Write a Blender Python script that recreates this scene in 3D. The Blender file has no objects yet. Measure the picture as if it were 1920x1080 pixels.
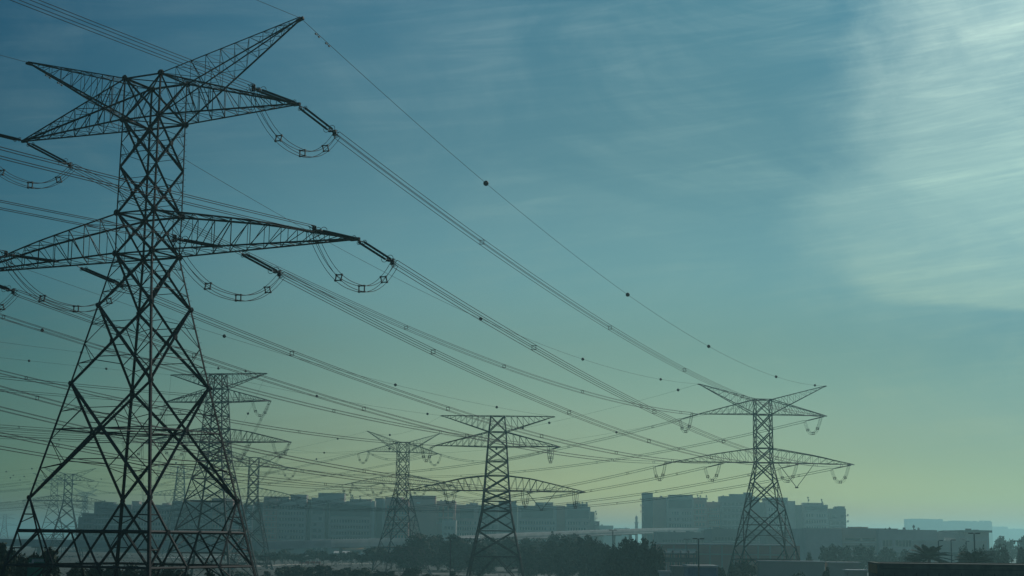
import bpy, bmesh, math, random
import numpy as np
from mathutils import Vector, Matrix
R = math.radians
random.seed(7)
scn = bpy.context.scene

# ------------------------------------------------------------------ camera
GROUND = -12.0                 # heights are measured from the camera's eye
FOC, PITCH, ROLL = 2865.0, .1623, .01115
cam_d = bpy.data.cameras.new('camera'); cam = bpy.data.objects.new('camera', cam_d)
scn.collection.objects.link(cam); scn.camera = cam
cam_d.sensor_width = 36; cam_d.lens = FOC / 1920 * 36
cam_d.clip_start = .5; cam_d.clip_end = 40000
cp, sp, cr, sr = math.cos(PITCH), math.sin(PITCH), math.cos(ROLL), math.sin(ROLL)
_r0 = Vector((1, 0, 0)); _u0 = Vector((0, -sp, cp)); _f = Vector((0, cp, sp))
_r = _r0 * cr + _u0 * sr; _u = -_r0 * sr + _u0 * cr
cam.matrix_world = Matrix(((_r.x, _u.x, -_f.x, 0), (_r.y, _u.y, -_f.y, 0), (_r.z, _u.z, -_f.z, 0), (0, 0, 0, 1)))

def proj(P):
    v = Vector(P); d = v.dot(_f)
    return 960 + FOC * v.dot(_r) / d, 540 - FOC * v.dot(_u) / d
def ray(u, v):
    return _f + _r * ((u - 960) / FOC) - _u * ((v - 540) / FOC)
def at(u, v, Y):
    "world point on the sight line of photo pixel (u, v) at depth Y"
    r = ray(u, v); return r * (Y / r.y)
def xz(u, v, Y):
    p = at(u, v, Y); return p.x, p.z

# ------------------------------------------------------------------ world and sun
SUN_AZ, SUN_EL = 33.0, 31.0
scn.view_settings.view_transform = 'Standard'; scn.view_settings.look = 'None'
scn.view_settings.exposure = 0.0; scn.view_settings.gamma = 1.0
world = bpy.data.worlds.new('World'); scn.world = world; world.use_nodes = True
wt = world.node_tree; wt.nodes.clear()
class NT:
    def __init__(s, t): s.t = t
    def n(s, ty, **k):
        x = s.t.nodes.new(ty)
        for a, b in k.items():
            if a == 'i':
                for q, v in b.items():
                    if isinstance(v, bpy.types.NodeSocket): s.t.links.new(v, x.inputs[q])
                    else: x.inputs[q].default_value = v
            else: setattr(x, a, b)
        return x
    def m(s, op, a, b=None, c=None, clamp=False):
        d = {0: a}
        if b is not None: d[1] = b
        if c is not None: d[2] = c
        return s.n('ShaderNodeMath', operation=op, use_clamp=clamp, i=d).outputs[0]
    def ramp(s, f, stops, interp='LINEAR'):
        x = s.n('ShaderNodeValToRGB', i={0: f}); cr_ = x.color_ramp; cr_.interpolation = interp
        while len(cr_.elements) < len(stops): cr_.elements.new(.5)
        for e, (p, c) in zip(cr_.elements, stops):
            e.position = p; e.color = (c[0], c[1], c[2], 1) if len(c) >= 3 else (c[0],) * 3 + (1,)
        return x.outputs[0]
    def mul(s, a, b, typ='MULTIPLY', f=1.0):
        x = s.n('ShaderNodeMix', data_type='RGBA', blend_type=typ, i={0: f})
        for k, v in ((6, a), (7, b)):
            if isinstance(v, bpy.types.NodeSocket): s.t.links.new(v, x.inputs[k])
            else: x.inputs[k].default_value = (*v, 1)
        return x.outputs[2]
W = NT(wt)
out = W.n('ShaderNodeOutputWorld'); bg = W.n('ShaderNodeBackground')
wt.links.new(bg.outputs[0], out.inputs[0]); bg.inputs[1].default_value = 0.1
sky = W.n('ShaderNodeTexSky', sky_type='NISHITA', sun_disc=False, sun_elevation=R(SUN_EL), sun_rotation=R(SUN_AZ))
sky.dust_density = 3; sky.air_density = 1.5
tc = W.n('ShaderNodeTexCoord').outputs['Generated']
sep = W.n('ShaderNodeSeparateXYZ', i={0: tc})
dx, dy, dz = sep.outputs
hyp = W.m('SQRT', W.m('ADD', W.m('MULTIPLY', dx, dx), W.m('MULTIPLY', dy, dy)))
el = W.m('DIVIDE', dz, hyp)                          # tan(elevation)
az = W.m('ARCTAN2', dx, dy)                          # azimuth from +Y
elf = W.m('MULTIPLY_ADD', el, 2.0, .1, clamp=True)   # 0 -> el -.05 ; 1 -> el .45
azf = W.m('MULTIPLY_ADD', az, 1.0, .5, clamp=True)   # +-0.5 rad
SKY_EL = [(0.0, (1.02, 1.46, 1.08)), (0.11, (1.0, 1.42, 1.06)), (0.15, (.68, 1.04, 1.02)), (.2, (.365, .625, .83)), (.25, (.31, .53, .72)), (0.3, (0.225, 0.44, 0.61)), (0.36, (0.185, 0.375, 0.525)), (0.45, (0.175, 0.40, 0.60)), (0.6, (0.118, 0.282, 0.418)), (0.8, (0.083, 0.257, 0.411)), (1, (0.084, 0.26, 0.413))]
SKY_AZ = [(0, (0.306, 0.533, 0.563)), (0.17, (0.356, 0.62, 0.628)), (0.35, (1.0, 0.983, 0.857)), (0.5, (0.875, 0.892, 0.803)), (0.66, (0.626, 0.689, 0.646)), (0.82, (0.356, 0.474, 0.573)), (1, (0.279, 0.387, 0.478))]
base = W.mul(sky.outputs[0], W.ramp(elf, SKY_EL, 'B_SPLINE'))
base = W.mul(base, W.ramp(azf, SKY_AZ, 'B_SPLINE'))
# thin cirrus: a layer far above, so streaks fan out from the direction they drift
plane = W.n('ShaderNodeCombineXYZ', i={0: az, 1: el, 2: 0.0}).outputs[0]
def cirrus(rot, sx, sy, scale, detail, lo, hi, dist=0.3):
    m0 = W.n('ShaderNodeMapping', i={0: plane}); m0.inputs['Rotation'].default_value = (0, 0, rot)
    mp = W.n('ShaderNodeMapping', i={0: m0.outputs[0]}); mp.inputs['Scale'].default_value = (sx, sy, 1)
    nz = W.n('ShaderNodeTexNoise', i={0: mp.outputs[0], 'Scale': scale, 'Detail': detail, 'Roughness': .6, 'Distortion': dist})
    return W.ramp(nz.outputs[0], [(lo, (0,)), (hi, (1,))], 'EASE')
streak = cirrus(R(-6), 3.2, 34, 2.1, 8, .40, .78, 1.2)
fine = cirrus(R(-8), 8, 110, 2.0, 6, .42, .76, 1.0)
blob = cirrus(R(15), 6, 9, 1.1, 6, .38, .66, .9)
# the large pale sheet on the right, with a wispy left border
wob = W.n('ShaderNodeTexNoise', i={0: plane, 'Scale': 11.0, 'Detail': 9.0, 'Roughness': .68}).outputs[0]
edge = W.m('ADD', az, W.m('MULTIPLY_ADD', wob, -.10, .05))
# left border of the sheet as a function of elevation
bord = W.n('ShaderNodeFloatCurve', i={0: 1.0, 1: W.m('MULTIPLY', el, 2.0, clamp=True)})
cv = bord.mapping.curves[0]
pts = [(0, .5), (.24, .5), (.285, .34), (.315, .23), (.35, .195), (.42, .188), (.46, .205), (.51, .222), (.62, .235), (.74, .243), (1, .26)]
cv.points[0].location = pts[0]; cv.points[1].location = pts[-1]
for p in pts[1:-1]: cv.points.new(*p)
bord.mapping.update()
sheet = W.n('ShaderNodeMapRange', interpolation_type='SMOOTHSTEP', i={0: W.m('SUBTRACT', edge, bord.outputs[0]), 1: -.02, 2: .042, 3: 0.0, 4: 1.0}).outputs[0]
gap = cirrus(R(-12), 3.0, 9, 2.0, 8, .34, .66, 1.5)
amt = W.m('MULTIPLY', sheet, W.m('MULTIPLY_ADD', gap, .10, .265))
amt = W.m('ADD', amt, W.m('MULTIPLY', W.m('MULTIPLY', streak, .24), W.m('MULTIPLY_ADD', blob, .7, .3)))
amt = W.m('ADD', amt, W.m('MULTIPLY', W.m('MULTIPLY', fine, .09), W.m('MULTIPLY_ADD', sheet, .8, .25)))
amt = W.m('ADD', amt, W.m('MULTIPLY', blob, .12), clamp=True)
cloudc = W.mul(sky.outputs[0], (.40, .60, .66))
cloudc = W.mul(cloudc, W.ramp(azf, [(0, (.6,)), (.5, (.85,)), (.83, (.85,)), (1, (.75,))]))
cloudc = W.mul(cloudc, W.ramp(W.m('MULTIPLY', el, 2.0, clamp=True), [(.25, (.62, .70, .74)), (.45, (.74, .84, .87)), (.66, (1, 1, 1))]))
fin = W.n('ShaderNodeMix', data_type='RGBA', i={0: amt})
wt.links.new(base, fin.inputs[6]); wt.links.new(cloudc, fin.inputs[7])
wt.links.new(fin.outputs[2], bg.inputs[0])

sun_d = bpy.data.lights.new('sun', 'SUN'); sun = bpy.data.objects.new('sun', sun_d); scn.collection.objects.link(sun)
sun_d.energy = 1.8; sun_d.angle = R(.5); sun_d.color = (1, .97, .90)
sv = Vector((math.sin(R(SUN_AZ)) * math.cos(R(SUN_EL)), math.cos(R(SUN_AZ)) * math.cos(R(SUN_EL)), math.sin(R(SUN_EL))))
sun.rotation_euler = sv.to_track_quat('Z', 'Y').to_euler()
sun.location = (0, 0, 300)

# ------------------------------------------------------------------ helpers
COL = scn.collection
def tag(o, label=None, cat=None, group=None, kind=None):
    for k, v in (('label', label), ('category', cat), ('group', group), ('kind', kind)):
        if v: o[k] = v
    return o
def empty(name, loc, label, cat, group=None, rz=0):
    o = bpy.data.objects.new(name, None); COL.objects.link(o); o.location = loc; o.rotation_euler.z = rz
    o.empty_display_size = 1
    return tag(o, label, cat, group)
class MB:
    "collects polygons and links them as one mesh object"
    def __init__(s): s.v = []; s.f = []; s.sm = False
    def poly(s, pts, faces):
        n = len(s.v); s.v += [tuple(p) for p in pts]; s.f += [tuple(n + i for i in f) for f in faces]
    def box(s, c, d, rz=0):
        x, y, z = d[0] / 2, d[1] / 2, d[2] / 2; c_, s_ = math.cos(rz), math.sin(rz)
        P = [(c[0] + a * c_ - b * s_, c[1] + a * s_ + b * c_, c[2] + e) for a, b, e in
             ((-x, -y, -z), (x, -y, -z), (x, y, -z), (-x, y, -z), (-x, -y, z), (x, -y, z), (x, y, z), (-x, y, z))]
        s.poly(P, [(0, 3, 2, 1), (4, 5, 6, 7), (0, 1, 5, 4), (1, 2, 6, 5), (2, 3, 7, 6), (3, 0, 4, 7)])
    def bar(s, a, b, w, h=None, up=(0, 0, 1)):
        "square bar from a to b"
        a, b = Vector(a), Vector(b); d = b - a
        if d.length < 1e-5: return
        d.normalize(); h = h or w
        x = d.cross(Vector(up))
        if x.length < 1e-3: x = d.cross(Vector((1, 0, 0)))
        x.normalize(); y = x.cross(d)
        P = [p + x * (i * w / 2) + y * (j * h / 2) for p in (a, b) for i, j in ((-1, -1), (1, -1), (1, 1), (-1, 1))]
        s.poly(P, [(0, 1, 5, 4), (1, 2, 6, 5), (2, 3, 7, 6), (3, 0, 4, 7), (3, 2, 1, 0), (4, 5, 6, 7)])
    def angle(s, a, b, w, t=None, inn=(0, 0, 0)):
        "rolled steel angle (L section) from a to b, heel away from point inn"
        a, b = Vector(a), Vector(b); d = b - a
        if d.length < 1e-5: return
        d.normalize(); t = t or w * .14
        q = Vector(inn) - (a + b) / 2; q -= d * q.dot(d)
        if q.length < 1e-3: q = d.cross(Vector((0, 0, 1)))
        if q.length < 1e-3: q = Vector((1, 0, 0))
        q.normalize(); r = d.cross(q)
        x = (q + r).normalized(); y = (q - r).normalized()
        sec = [(0, 0), (w, 0), (w, t), (t, t), (t, w), (0, w)]
        o = -(x + y) * (w * .25)
        P = [p + o + x * i + y * j for p in (a, b) for i, j in sec]
        n = 6
        s.poly(P, [(i, (i + 1) % n, n + (i + 1) % n, n + i) for i in range(n)] + [(0, 3, 2, 1), (0, 5, 4, 3), (6, 7, 8, 9), (6, 9, 10, 11)])
    def tube(s, pts, r, n=5, cap=True):
        pts = [Vector(p) for p in pts]; k0 = len(s.v); ref = Vector((.13, .07, 1)).normalized()
        rr = r if isinstance(r, (list, tuple)) else [r] * len(pts)
        for i, p in enumerate(pts):
            d = (pts[min(i + 1, len(pts) - 1)] - pts[max(i - 1, 0)]).normalized()
            x = d.cross(ref)
            if x.length < .05: x = d.cross(Vector((1, 0, 0)))
            x.normalize(); y = x.cross(d)
            for j in range(n):
                a = 2 * math.pi * j / n
                s.v.append(tuple(p + x * (math.cos(a) * rr[i]) + y * (math.sin(a) * rr[i])))
        for i in range(len(pts) - 1):
            for j in range(n):
                a = k0 + i * n + j; b = k0 + i * n + (j + 1) % n
                s.f.append((a, b, b + n, a + n))
        if cap:
            s.f.append(tuple(k0 + j for j in range(n))[::-1]); s.f.append(tuple(k0 + (len(pts) - 1) * n + j for j in range(n)))
    def ball(s, c, r, n=10, m=6):
        k0 = len(s.v); c = Vector(c)
        s.v.append(tuple(c + Vector((0, 0, r))))
        for i in range(1, m):
            t = math.pi * i / m
            for j in range(n):
                a = 2 * math.pi * j / n; s.v.append(tuple(c + Vector((math.cos(a) * math.sin(t), math.sin(a) * math.sin(t), math.cos(t))) * r))
        s.v.append(tuple(c - Vector((0, 0, r))))
        L = len(s.v) - 1
        for j in range(n):
            s.f.append((k0, k0 + 1 + j, k0 + 1 + (j + 1) % n))
            s.f.append((L, L - n + (j + 1) % n, L - n + j))
        for i in range(m - 2):
            for j in range(n):
                a = k0 + 1 + i * n + j; b = k0 + 1 + i * n + (j + 1) % n
                s.f.append((a, a + n, b + n, b))
    def build(s, name, mat, parent=None, smooth=False, loc=None):
        me = bpy.data.meshes.new(name); me.from_pydata(s.v, [], s.f); me.update()
        if smooth: me.polygons.foreach_set('use_smooth', [True] * len(me.polygons))
        me.materials.append(mat)
        o = bpy.data.objects.new(name, me); COL.objects.link(o)
        if parent: o.parent = parent
        if loc is not None: o.location = loc
        return o
def copy_tree(o, parent=None):
    c = o.copy(); COL.objects.link(c); c.parent = parent
    for ch in list(o.children): copy_tree(ch, c)
    return c

# ------------------------------------------------------------------ materials
def mat(name, col, rough=.7, metal=0, var=.12, scale=3.0, col2=None, bump=0, spec=.3, coord='Object'):
    m = bpy.data.materials.new(name); m.use_nodes = True; t = NT(m.node_tree); b = m.node_tree.nodes['Principled BSDF']
    c2 = col2 or tuple(min(1, c * (1 + 2.2 * var)) for c in col)
    co = t.n('ShaderNodeTexCoord').outputs[coord]
    nz = t.n('ShaderNodeTexNoise', i={0: co, 'Scale': scale, 'Detail': 5.0, 'Roughness': .6})
    c = t.ramp(nz.outputs[0], [(.3, tuple(x * (1 - var) for x in col)), (.7, c2)])
    m.node_tree.links.new(c, b.inputs['Base Color'])
    b.inputs['Roughness'].default_value = rough; b.inputs['Metallic'].default_value = metal
    b.inputs['Specular IOR Level'].default_value = spec
    if bump:
        bp = t.n('ShaderNodeBump', i={'Height': nz.outputs[0], 'Strength': bump}); m.node_tree.links.new(bp.outputs[0], b.inputs['Normal'])
    return m
M = dict(
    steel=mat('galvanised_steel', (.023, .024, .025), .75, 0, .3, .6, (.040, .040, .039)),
    steel_b=mat('weathered_steel_spare', (.075, .066, .055), .7, .2, .3, .8, (.12, .10, .08)),
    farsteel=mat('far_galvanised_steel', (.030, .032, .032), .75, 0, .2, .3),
    wire=mat('aluminium_wire', (.016, .018, .018), .8, 0, .1, .2),
    insul=mat('insulator_glaze', (.020, .020, .024), .35, 0, .2, 4),
    hard=mat('line_hardware', (.06, .062, .062), .5, .5, .2, 5),
    marker=mat('marker_ball_paint', (.030, .028, .028), .6, 0, .2, 3),
    concrete=mat('concrete', (.26, .25, .23), .85, 0, .2, .35),
    palecon=mat('pale_concrete', (.38, .38, .36), .85, 0, .15, .12),
    wallA=mat('beige_render', (.47, .38, .32), .9, 0, .14, .06),
    wallB=mat('pink_render', (.56, .23, .175), .9, 0, .14, .05),
    wallC=mat('grey_render', (.15, .155, .165), .9, 0, .12, .05),
    wallD=mat('sand_render', (.55, .49, .41), .9, 0, .12, .05),
    hallwall=mat('hall_cladding', (.46, .45, .42), .85, 0, .12, .08),
    trim=mat('pale_trim', (.60, .57, .52), .85, 0, .1, .2),
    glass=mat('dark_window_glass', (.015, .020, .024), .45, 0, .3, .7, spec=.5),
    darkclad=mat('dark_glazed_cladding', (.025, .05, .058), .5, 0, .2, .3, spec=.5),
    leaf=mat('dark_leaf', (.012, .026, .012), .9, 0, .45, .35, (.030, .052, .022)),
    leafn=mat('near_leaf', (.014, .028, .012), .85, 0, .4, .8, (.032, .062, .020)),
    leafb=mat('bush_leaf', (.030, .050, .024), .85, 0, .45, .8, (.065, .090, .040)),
    palm=mat('palm_frond', (.045, .070, .035), .7, 0, .3, .5),
    bark=mat('bark', (.09, .07, .05), .9, 0, .3, 4),
    road=mat('asphalt', (.06, .06, .062), .85, 0, .15, .2),
    brick=mat('dark_brick', (.075, .09, .085), .9, 0, .35, .8, (.13, .15, .135)),
    ochre=mat('ochre_panel', (.30, .15, .06), .8, 0, .2, 1),
    coping=mat('weathered_coping', (.10, .12, .095), .95, 0, .25, .8),
    white=mat('white_paint', (.55, .55, .53), .6, 0, .08, 1),
    green=mat('sign_green', (.012, .15, .085), .5, 0, .1, 1),
    blue=mat('blue_sheet', (.03, .11, .24), .6, 0, .2, .5),
    red=mat('red_plastic', (.35, .06, .04), .6, 0, .2, 1),
    orange=mat('orange_awning', (.40, .17, .04), .7, 0, .2, .5),
    lamp=mat('lamp_grey', (.07, .075, .08), .5, .3, .15, 1),
)
def ground_mat():
    m = bpy.data.materials.new('sandy_ground'); m.use_nodes = True; t = NT(m.node_tree); b = m.node_tree.nodes['Principled BSDF']
    co = t.n('ShaderNodeTexCoord').outputs['Object']
    a = t.n('ShaderNodeTexNoise', i={0: co, 'Scale': .012, 'Detail': 8.0, 'Roughness': .62}).outputs[0]
    c = t.n('ShaderNodeTexNoise', i={0: co, 'Scale': .22, 'Detail': 6.0, 'Roughness': .7}).outputs[0]
    big = t.ramp(a, [(.35, (.022, .032, .022)), (.5, (.055, .055, .042)), (.62, (.03, .04, .026)), (.75, (.085, .08, .065))])
    sm = t.ramp(c, [(.35, (.45, .5, .4)), (.6, (1, 1, 1))])
    m.node_tree.links.new(t.mul(big, sm), b.inputs['Base Color']); b.inputs['Roughness'].default_value = .95
    return m

# ------------------------------------------------------------------ ground and air
def structure(name, mb, m): return tag(mb.build(name, m), kind='structure')
g = MB(); n = 64; RG = 11500
g.v = [(0, 0, GROUND)] + [(RG * math.cos(2 * math.pi * i / n), RG * math.sin(2 * math.pi * i / n), GROUND) for i in range(n)]
g.f = [(0, 1 + i, 1 + (i + 1) % n) for i in range(n)]
structure('ground', g, ground_mat())
HAZE_DENSITY = .00036
hz = MB(); hz.box((0, 0, (GROUND - 1.2 + 46) / 2), (24400, 24400, 46 - (GROUND - 1.2)))
hm = bpy.data.materials.new('haze_air'); hm.use_nodes = True; hn = hm.node_tree; hn.nodes.clear()
ho = hn.nodes.new('ShaderNodeOutputMaterial'); hv = hn.nodes.new('ShaderNodeVolumePrincipled')
hv.inputs['Color'].default_value = (.49, .94, .97, 1); hv.inputs['Density'].default_value = HAZE_DENSITY
hv.inputs['Anisotropy'].default_value = .62
hn.links.new(hv.outputs[0], ho.inputs['Volume'])
tag(hz.build('haze', hm), kind='stuff')

# ------------------------------------------------------------------ lattice pylons
# level: (height above camera for the near pylon, half width of the body)
LEV_A = [(35.35, 1.75), (32.0, 1.76), (28.2, 1.79), (24.54, 1.81), (21.34, 1.77), (17.25, 2.56), (11.19, 3.79), (2.59, 5.61), (.16, 6.13), (-2.36, 6.65)]
LEV_B = [(27.4, 1.6), (23.8, 2.0), (20.4, 2.2), (17.1, 2.45), (13.9, 2.65), (10.5, 2.9), (8.2, 3.1), (6.0, 3.3)]
TIP_A = dict(t1=(13.45, 31.88), pk=(13.49, 38.6), t2=(18.99, 21.17), inn=(7.94, 21.2))
TIP_B = dict(t1=(14.1, 20.6), pk=(12.8, 27.4), t2=(19.8, 10.5), inn=(8.5, 10.5))
BA = .926
class Pylon:
    def __init__(s, kind, x, y, yaw, zo=0, arm=1., body=1.):
        s.kind, s.x, s.y, s.yaw, s.zo, s.arm, s.body = kind, x, y, yaw, zo, arm, body
        s.tips = TIP_A if kind == 'A' else TIP_B
        s.e = Vector((math.cos(yaw), -math.sin(yaw), 0)); s.g = Vector((math.sin(yaw), math.cos(yaw), 0)); s.c = Vector((x, y, 0))
    def P(s, l, b, z): return s.c + s.e * l + s.g * b + Vector((0, 0, z + s.zo))
    def halfw(s, z):
        L = LEV_A if s.kind == 'A' else LEV_B
        z0 = L[-1][0]
        if z < z0:
            sl = .206; return (L[-1][1] + (z0 - z) * sl) * s.body
        for (a, wa), (b, wb) in zip(L, L[1:]):
            if b <= z <= a: return (wb + (wa - wb) * (z - b) / (a - b)) * s.body
        return L[0][1] * s.body
    def tip(s, k, sg):
        L, z = s.tips[k]; L *= s.arm; b = 0
        if k == 'inn':
            a = s.halfw(s.tips['t2'][1]); b = a * BA * (1 - (L - a) / (s.tips['t2'][0] * s.arm - a))
        return s.P(L * sg, b, z), s.P(L * sg, -b, z)       # attachment on the far and the near chord
def pol(u, Y):
    r = ray(u, 880); return r.x * Y / r.y
CORN = [(-1, -1), (1, -1), (1, 1), (-1, 1)]
def lerp(a, b, t): return a + (b - a) * t

def build_pylon(p, label, det, steel, wl=.2, ins=None, group='lattice pylons of the power lines'):
    """det 3: near pylon, 2: mid, 1: far.  ins: list of (tip, side, chord index, direction) of insulator strings"""
    root = empty('pylon', (p.x, p.y, GROUND), label, 'pylon', group)
    off = Vector((-p.x, -p.y, -GROUND))
    def mk(mb, name, m=steel, parent=None, smooth=False):
        mb.v = [tuple(Vector(v) + off) for v in mb.v]
        return mb.build(name, m, parent or root, smooth)
    ctr = p.c
    gz = GROUND - p.zo
    L = list(LEV_A if p.kind == 'A' else LEV_B)
    # panels below the last level, down to the ground
    if p.kind == 'B':
        z = L[-1][0]; step = 4.4
        while z - gz > 14: z -= step; step *= 1.25; L.append((z, 0))
        zs = [z - (z - gz) * .42]; L += [(zs[0], 0)]
    zl = [z for z, _ in L]
    def cor(i, z):
        w = p.halfw(z); a, b = CORN[i]; return p.P(a * w, b * w * BA, z)
    def wsc(z): return max(.55, min(1.25, 1.15 - (z - gz) / 60.))       # members get lighter higher up
    def member(mb, a, b, w, inn):
        if det >= 2: mb.angle(a, b, w, w * (.13 if det == 3 else .3), inn)
        else: mb.bar(a, b, w * .8)
    # legs
    for i in range(4):
        mb = MB(); zz = zl + [gz + .25]
        for za, zb in zip(zz, zz[1:]):
            w = wl * (1.25 if p.kind == 'A' else 1.6) * wsc((za + zb) / 2)
            a, b = cor(i, za), cor(i, zb); cm = p.P(0, 0, (za + zb) / 2)
            member(mb, a, b, w, cm)
            if det == 3 and i in (1, 2):
                k = int((za - zb) / .45); d = (a - p.P(0, 0, za)).normalized()
                for q in range(k):          # climbing bolts
                    c = lerp(a, b, (q + .5) / k); dd = p.e if q % 2 else -p.g
                    dd = dd * (1 if i == 1 or q % 2 else -1)
                    mb.bar(c, c + dd * .26, .022)
        mk(mb, 'leg')
        ft = MB(); c = cor(i, gz); ft.box((c.x, c.y, GROUND + .18), (1.1, 1.1, .5)); ft.box((c.x, c.y, GROUND + .6), (.6, .6, .5))
        mk(ft, 'footing', M['concrete'])
    # bracing, one part per face
    plates = []
    for i in range(4):
        j = (i + 1) % 4; mb = MB()
        def red(A, X, C, w, inn, deep=1):
            "redundant members in the triangle leg A-C, diagonal node X"
            m = (A + C) / 2; m1 = (A + X) / 2; m2 = (C + X) / 2
            member(mb, m, m1, w, inn); member(mb, m, m2, w, inn)
            if deep:
                q = lerp(A, C, .25); h1 = lerp(A, X, .25 + .02); member(mb, q, m1, w * .85, inn); member(mb, q, h1, w * .7, inn)
                q = lerp(A, C, .75); h2 = lerp(C, X, .27); member(mb, q, m2, w * .85, inn); member(mb, q, h2, w * .7, inn)
        def xpan(z1, z2, w, sub, mid=False):
            A, B, C, D = cor(i, z1), cor(j, z1), cor(i, z2), cor(j, z2)
            wa, wb = p.halfw(z1), p.halfw(z2); t = wa / (wa + wb); X = lerp(A, D, t); inn = p.P(0, 0, (z1 + z2) / 2)
            member(mb, A, D, w, inn); member(mb, B, C, w, inn + p.e * .3)
            if det == 3:
                for G in (X,): gplate(G, w * 1.0)
            if sub:
                ws = w * (.30 if det == 3 else .38)
                red(A, X, C, ws, inn, sub > 1); red(B, X, D, ws, inn, sub > 1)
                if sub > 1:
                    for (a, b, c) in ((A, B, X), (C, D, X)):
                        member(mb, lerp(a, c, .55), lerp(b, c, .55), ws * .9, inn)
                        member(mb, lerp(a, c, .78), lerp(b, c, .78), ws * .8, inn)
            return X, A, B, C, D
        nrm = ((cor(i, 0) + cor(j, 0)) / 2 - p.P(0, 0, 0)); nrm.z = 0; nrm.normalize()
        def gplate(G, s_):
            tx = nrm.cross(Vector((0, 0, 1))); q = G + nrm * .03
            P = []
            for dz_ in (0, .05):
                for a, b in ((-1, -.6), (-.5, -1), (.5, -1), (1, -.6), (1, .6), (.5, 1), (-.5, 1), (-1, .6)):
                    P.append(q + nrm * dz_ + tx * (a * s_) + Vector((0, 0, b * s_)))
            gus = MB(); gus.poly(P, [tuple(range(8))[::-1], tuple(range(8, 16))] + [(k, (k + 1) % 8, 8 + (k + 1) % 8, 8 + k) for k in range(8)]); plates.append(gus)
        def horiz(z, w):
            member(mb, cor(i, z), cor(j, z), w, p.P(0, 0, z - 1))
        if p.kind == 'A':
            S = (det == 3) * 2 or (det == 2)
            S1 = 1 if det >= 2 else 0
            xpan(35.35, 32.0, wl * .7, S1); xpan(32.0, 28.2, wl * .95, S1 + (det == 3)); xpan(28.2, 24.54, wl * .95, S1 + (det == 3))
            xpan(24.54, 21.34, wl * .9, S1); xpan(21.34, 17.25, wl * 1.0, S1 + (det == 3)); xpan(17.25, 11.19, wl * 1.05, S1 + (det >= 2))
            for z in (35.35, 32.0, 24.54, 21.34): horiz(z, wl * .75)
            X, A, B, C, D = xpan(11.19, 2.59, wl * 1.08, S1 + (det >= 2))
            zx = X.z - p.zo
            member(mb, cor(i, zx), X, wl * .55, ctr); member(mb, cor(j, zx), X, wl * .55, ctr)
            # below: W bracing between belts
            b1l, b1r, b2l, b2r = cor(i, .16), cor(j, .16), cor(i, -2.36), cor(j, -2.36); inn = p.P(0, 0, 0)
            member(mb, b1l, b1r, wl * 1.0, inn); member(mb, b2l, b2r, wl * .8, inn)
            q1, qm, q3 = lerp(b1l, b1r, .18), lerp(b1l, b1r, .5), lerp(b1l, b1r, .82)
            r1, r3 = lerp(b2l, b2r, .345), lerp(b2l, b2r, .655)
            wq = wl * .8
            for a, b in ((C, q1), (D, q3), (q1, r1), (r1, qm), (qm, r3), (r3, q3), (b2l, q1), (b2r, q3)): member(mb, a, b, wq, inn)
            f1, f2 = cor(i, gz + .3), cor(j, gz + .3)
            for a, b in ((r1, f1), (r3, f2)): member(mb, a, b, wq, inn)
            if det >= 2:
                for a, b, c in ((b1l, q1, C), (b1r, q3, D)):
                    member(mb, (a + c) / 2, (b + c) / 2, wl * .35, inn); member(mb, lerp(c, a, .75), lerp(c, b, .55), wl * .3, inn)
                for a, b, c in ((b2l, b1l, q1), (b2r, b1r, q3)): member(mb, (a + b) / 2, lerp(a, c, .5), wl * .35, inn); member(mb, b, lerp(a, c, .5), wl * .35, inn)
                for a, b, f in ((b2l, r1, f1), (b2r, r3, f2)):
                    for t in (.3, .6): member(mb, lerp(a, f, t), lerp(b, f, t), wl * .4, inn)
                    member(mb, lerp(a, f, .3), b, wl * .4, inn); member(mb, lerp(a, f, .6), lerp(b, f, .3), wl * .4, inn)
            if det == 3:
                for G in (qm, r1, r3): gplate(G, .13)
                gplate(q1, .17); gplate(q3, .17)
        else:
            for (za, _), (zb, _) in zip(L, L[1:]):
                xpan(za, zb, wl * (.7 if zb > 12 else .85), 1 if det >= 2 else 0)
            for z in zl: horiz(z, wl * .6)
            za = zl[-1]; a, b = cor(i, za), cor(j, za); m_ = (a + b) / 2
            f1, f2 = cor(i, gz + .3), cor(j, gz + .3)
            for q, f in ((a, f1), (b, f2)):
                member(mb, m_, f, wl * .8, ctr)
                if det >= 2:
                    for t in (.33, .66): member(mb, lerp(q, f, t), lerp(m_, f, t), wl * .35, ctr)
                    member(mb, q, lerp(m_, f, .33), wl * .35, ctr); member(mb, lerp(q, f, .33), lerp(m_, f, .66), wl * .35, ctr)
        mk(mb, 'bracing')
    # plan bracing
    zpl = (35.35, 32.0, 24.54, 21.34, 7.72, .16) if p.kind == 'A' else (27.4, 23.8, 20.4, 13.9, 10.5, 6.0)
    for z in zpl:
        mb = MB(); c = [cor(i, z) for i in range(4)]; w = wl * .5
        if z in (7.72, .16):
            m4 = [(c[i] + c[(i + 1) % 4]) / 2 for i in range(4)]
            for i in range(4): member(mb, m4[i], m4[(i + 1) % 4], w, p.P(0, 0, z - 2))
            if z == 7.72: member(mb, m4[0], m4[2], w, p.P(0, 0, z - 2)); member(mb, m4[1], m4[3], w, p.P(0, 0, z - 2))
        else:
            member(mb, c[0], c[2], w, p.P(0, 0, z - 2)); member(mb, c[1], c[3], w, p.P(0, 0, z - 2))
        mk(mb, 'plan_bracing')
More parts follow.
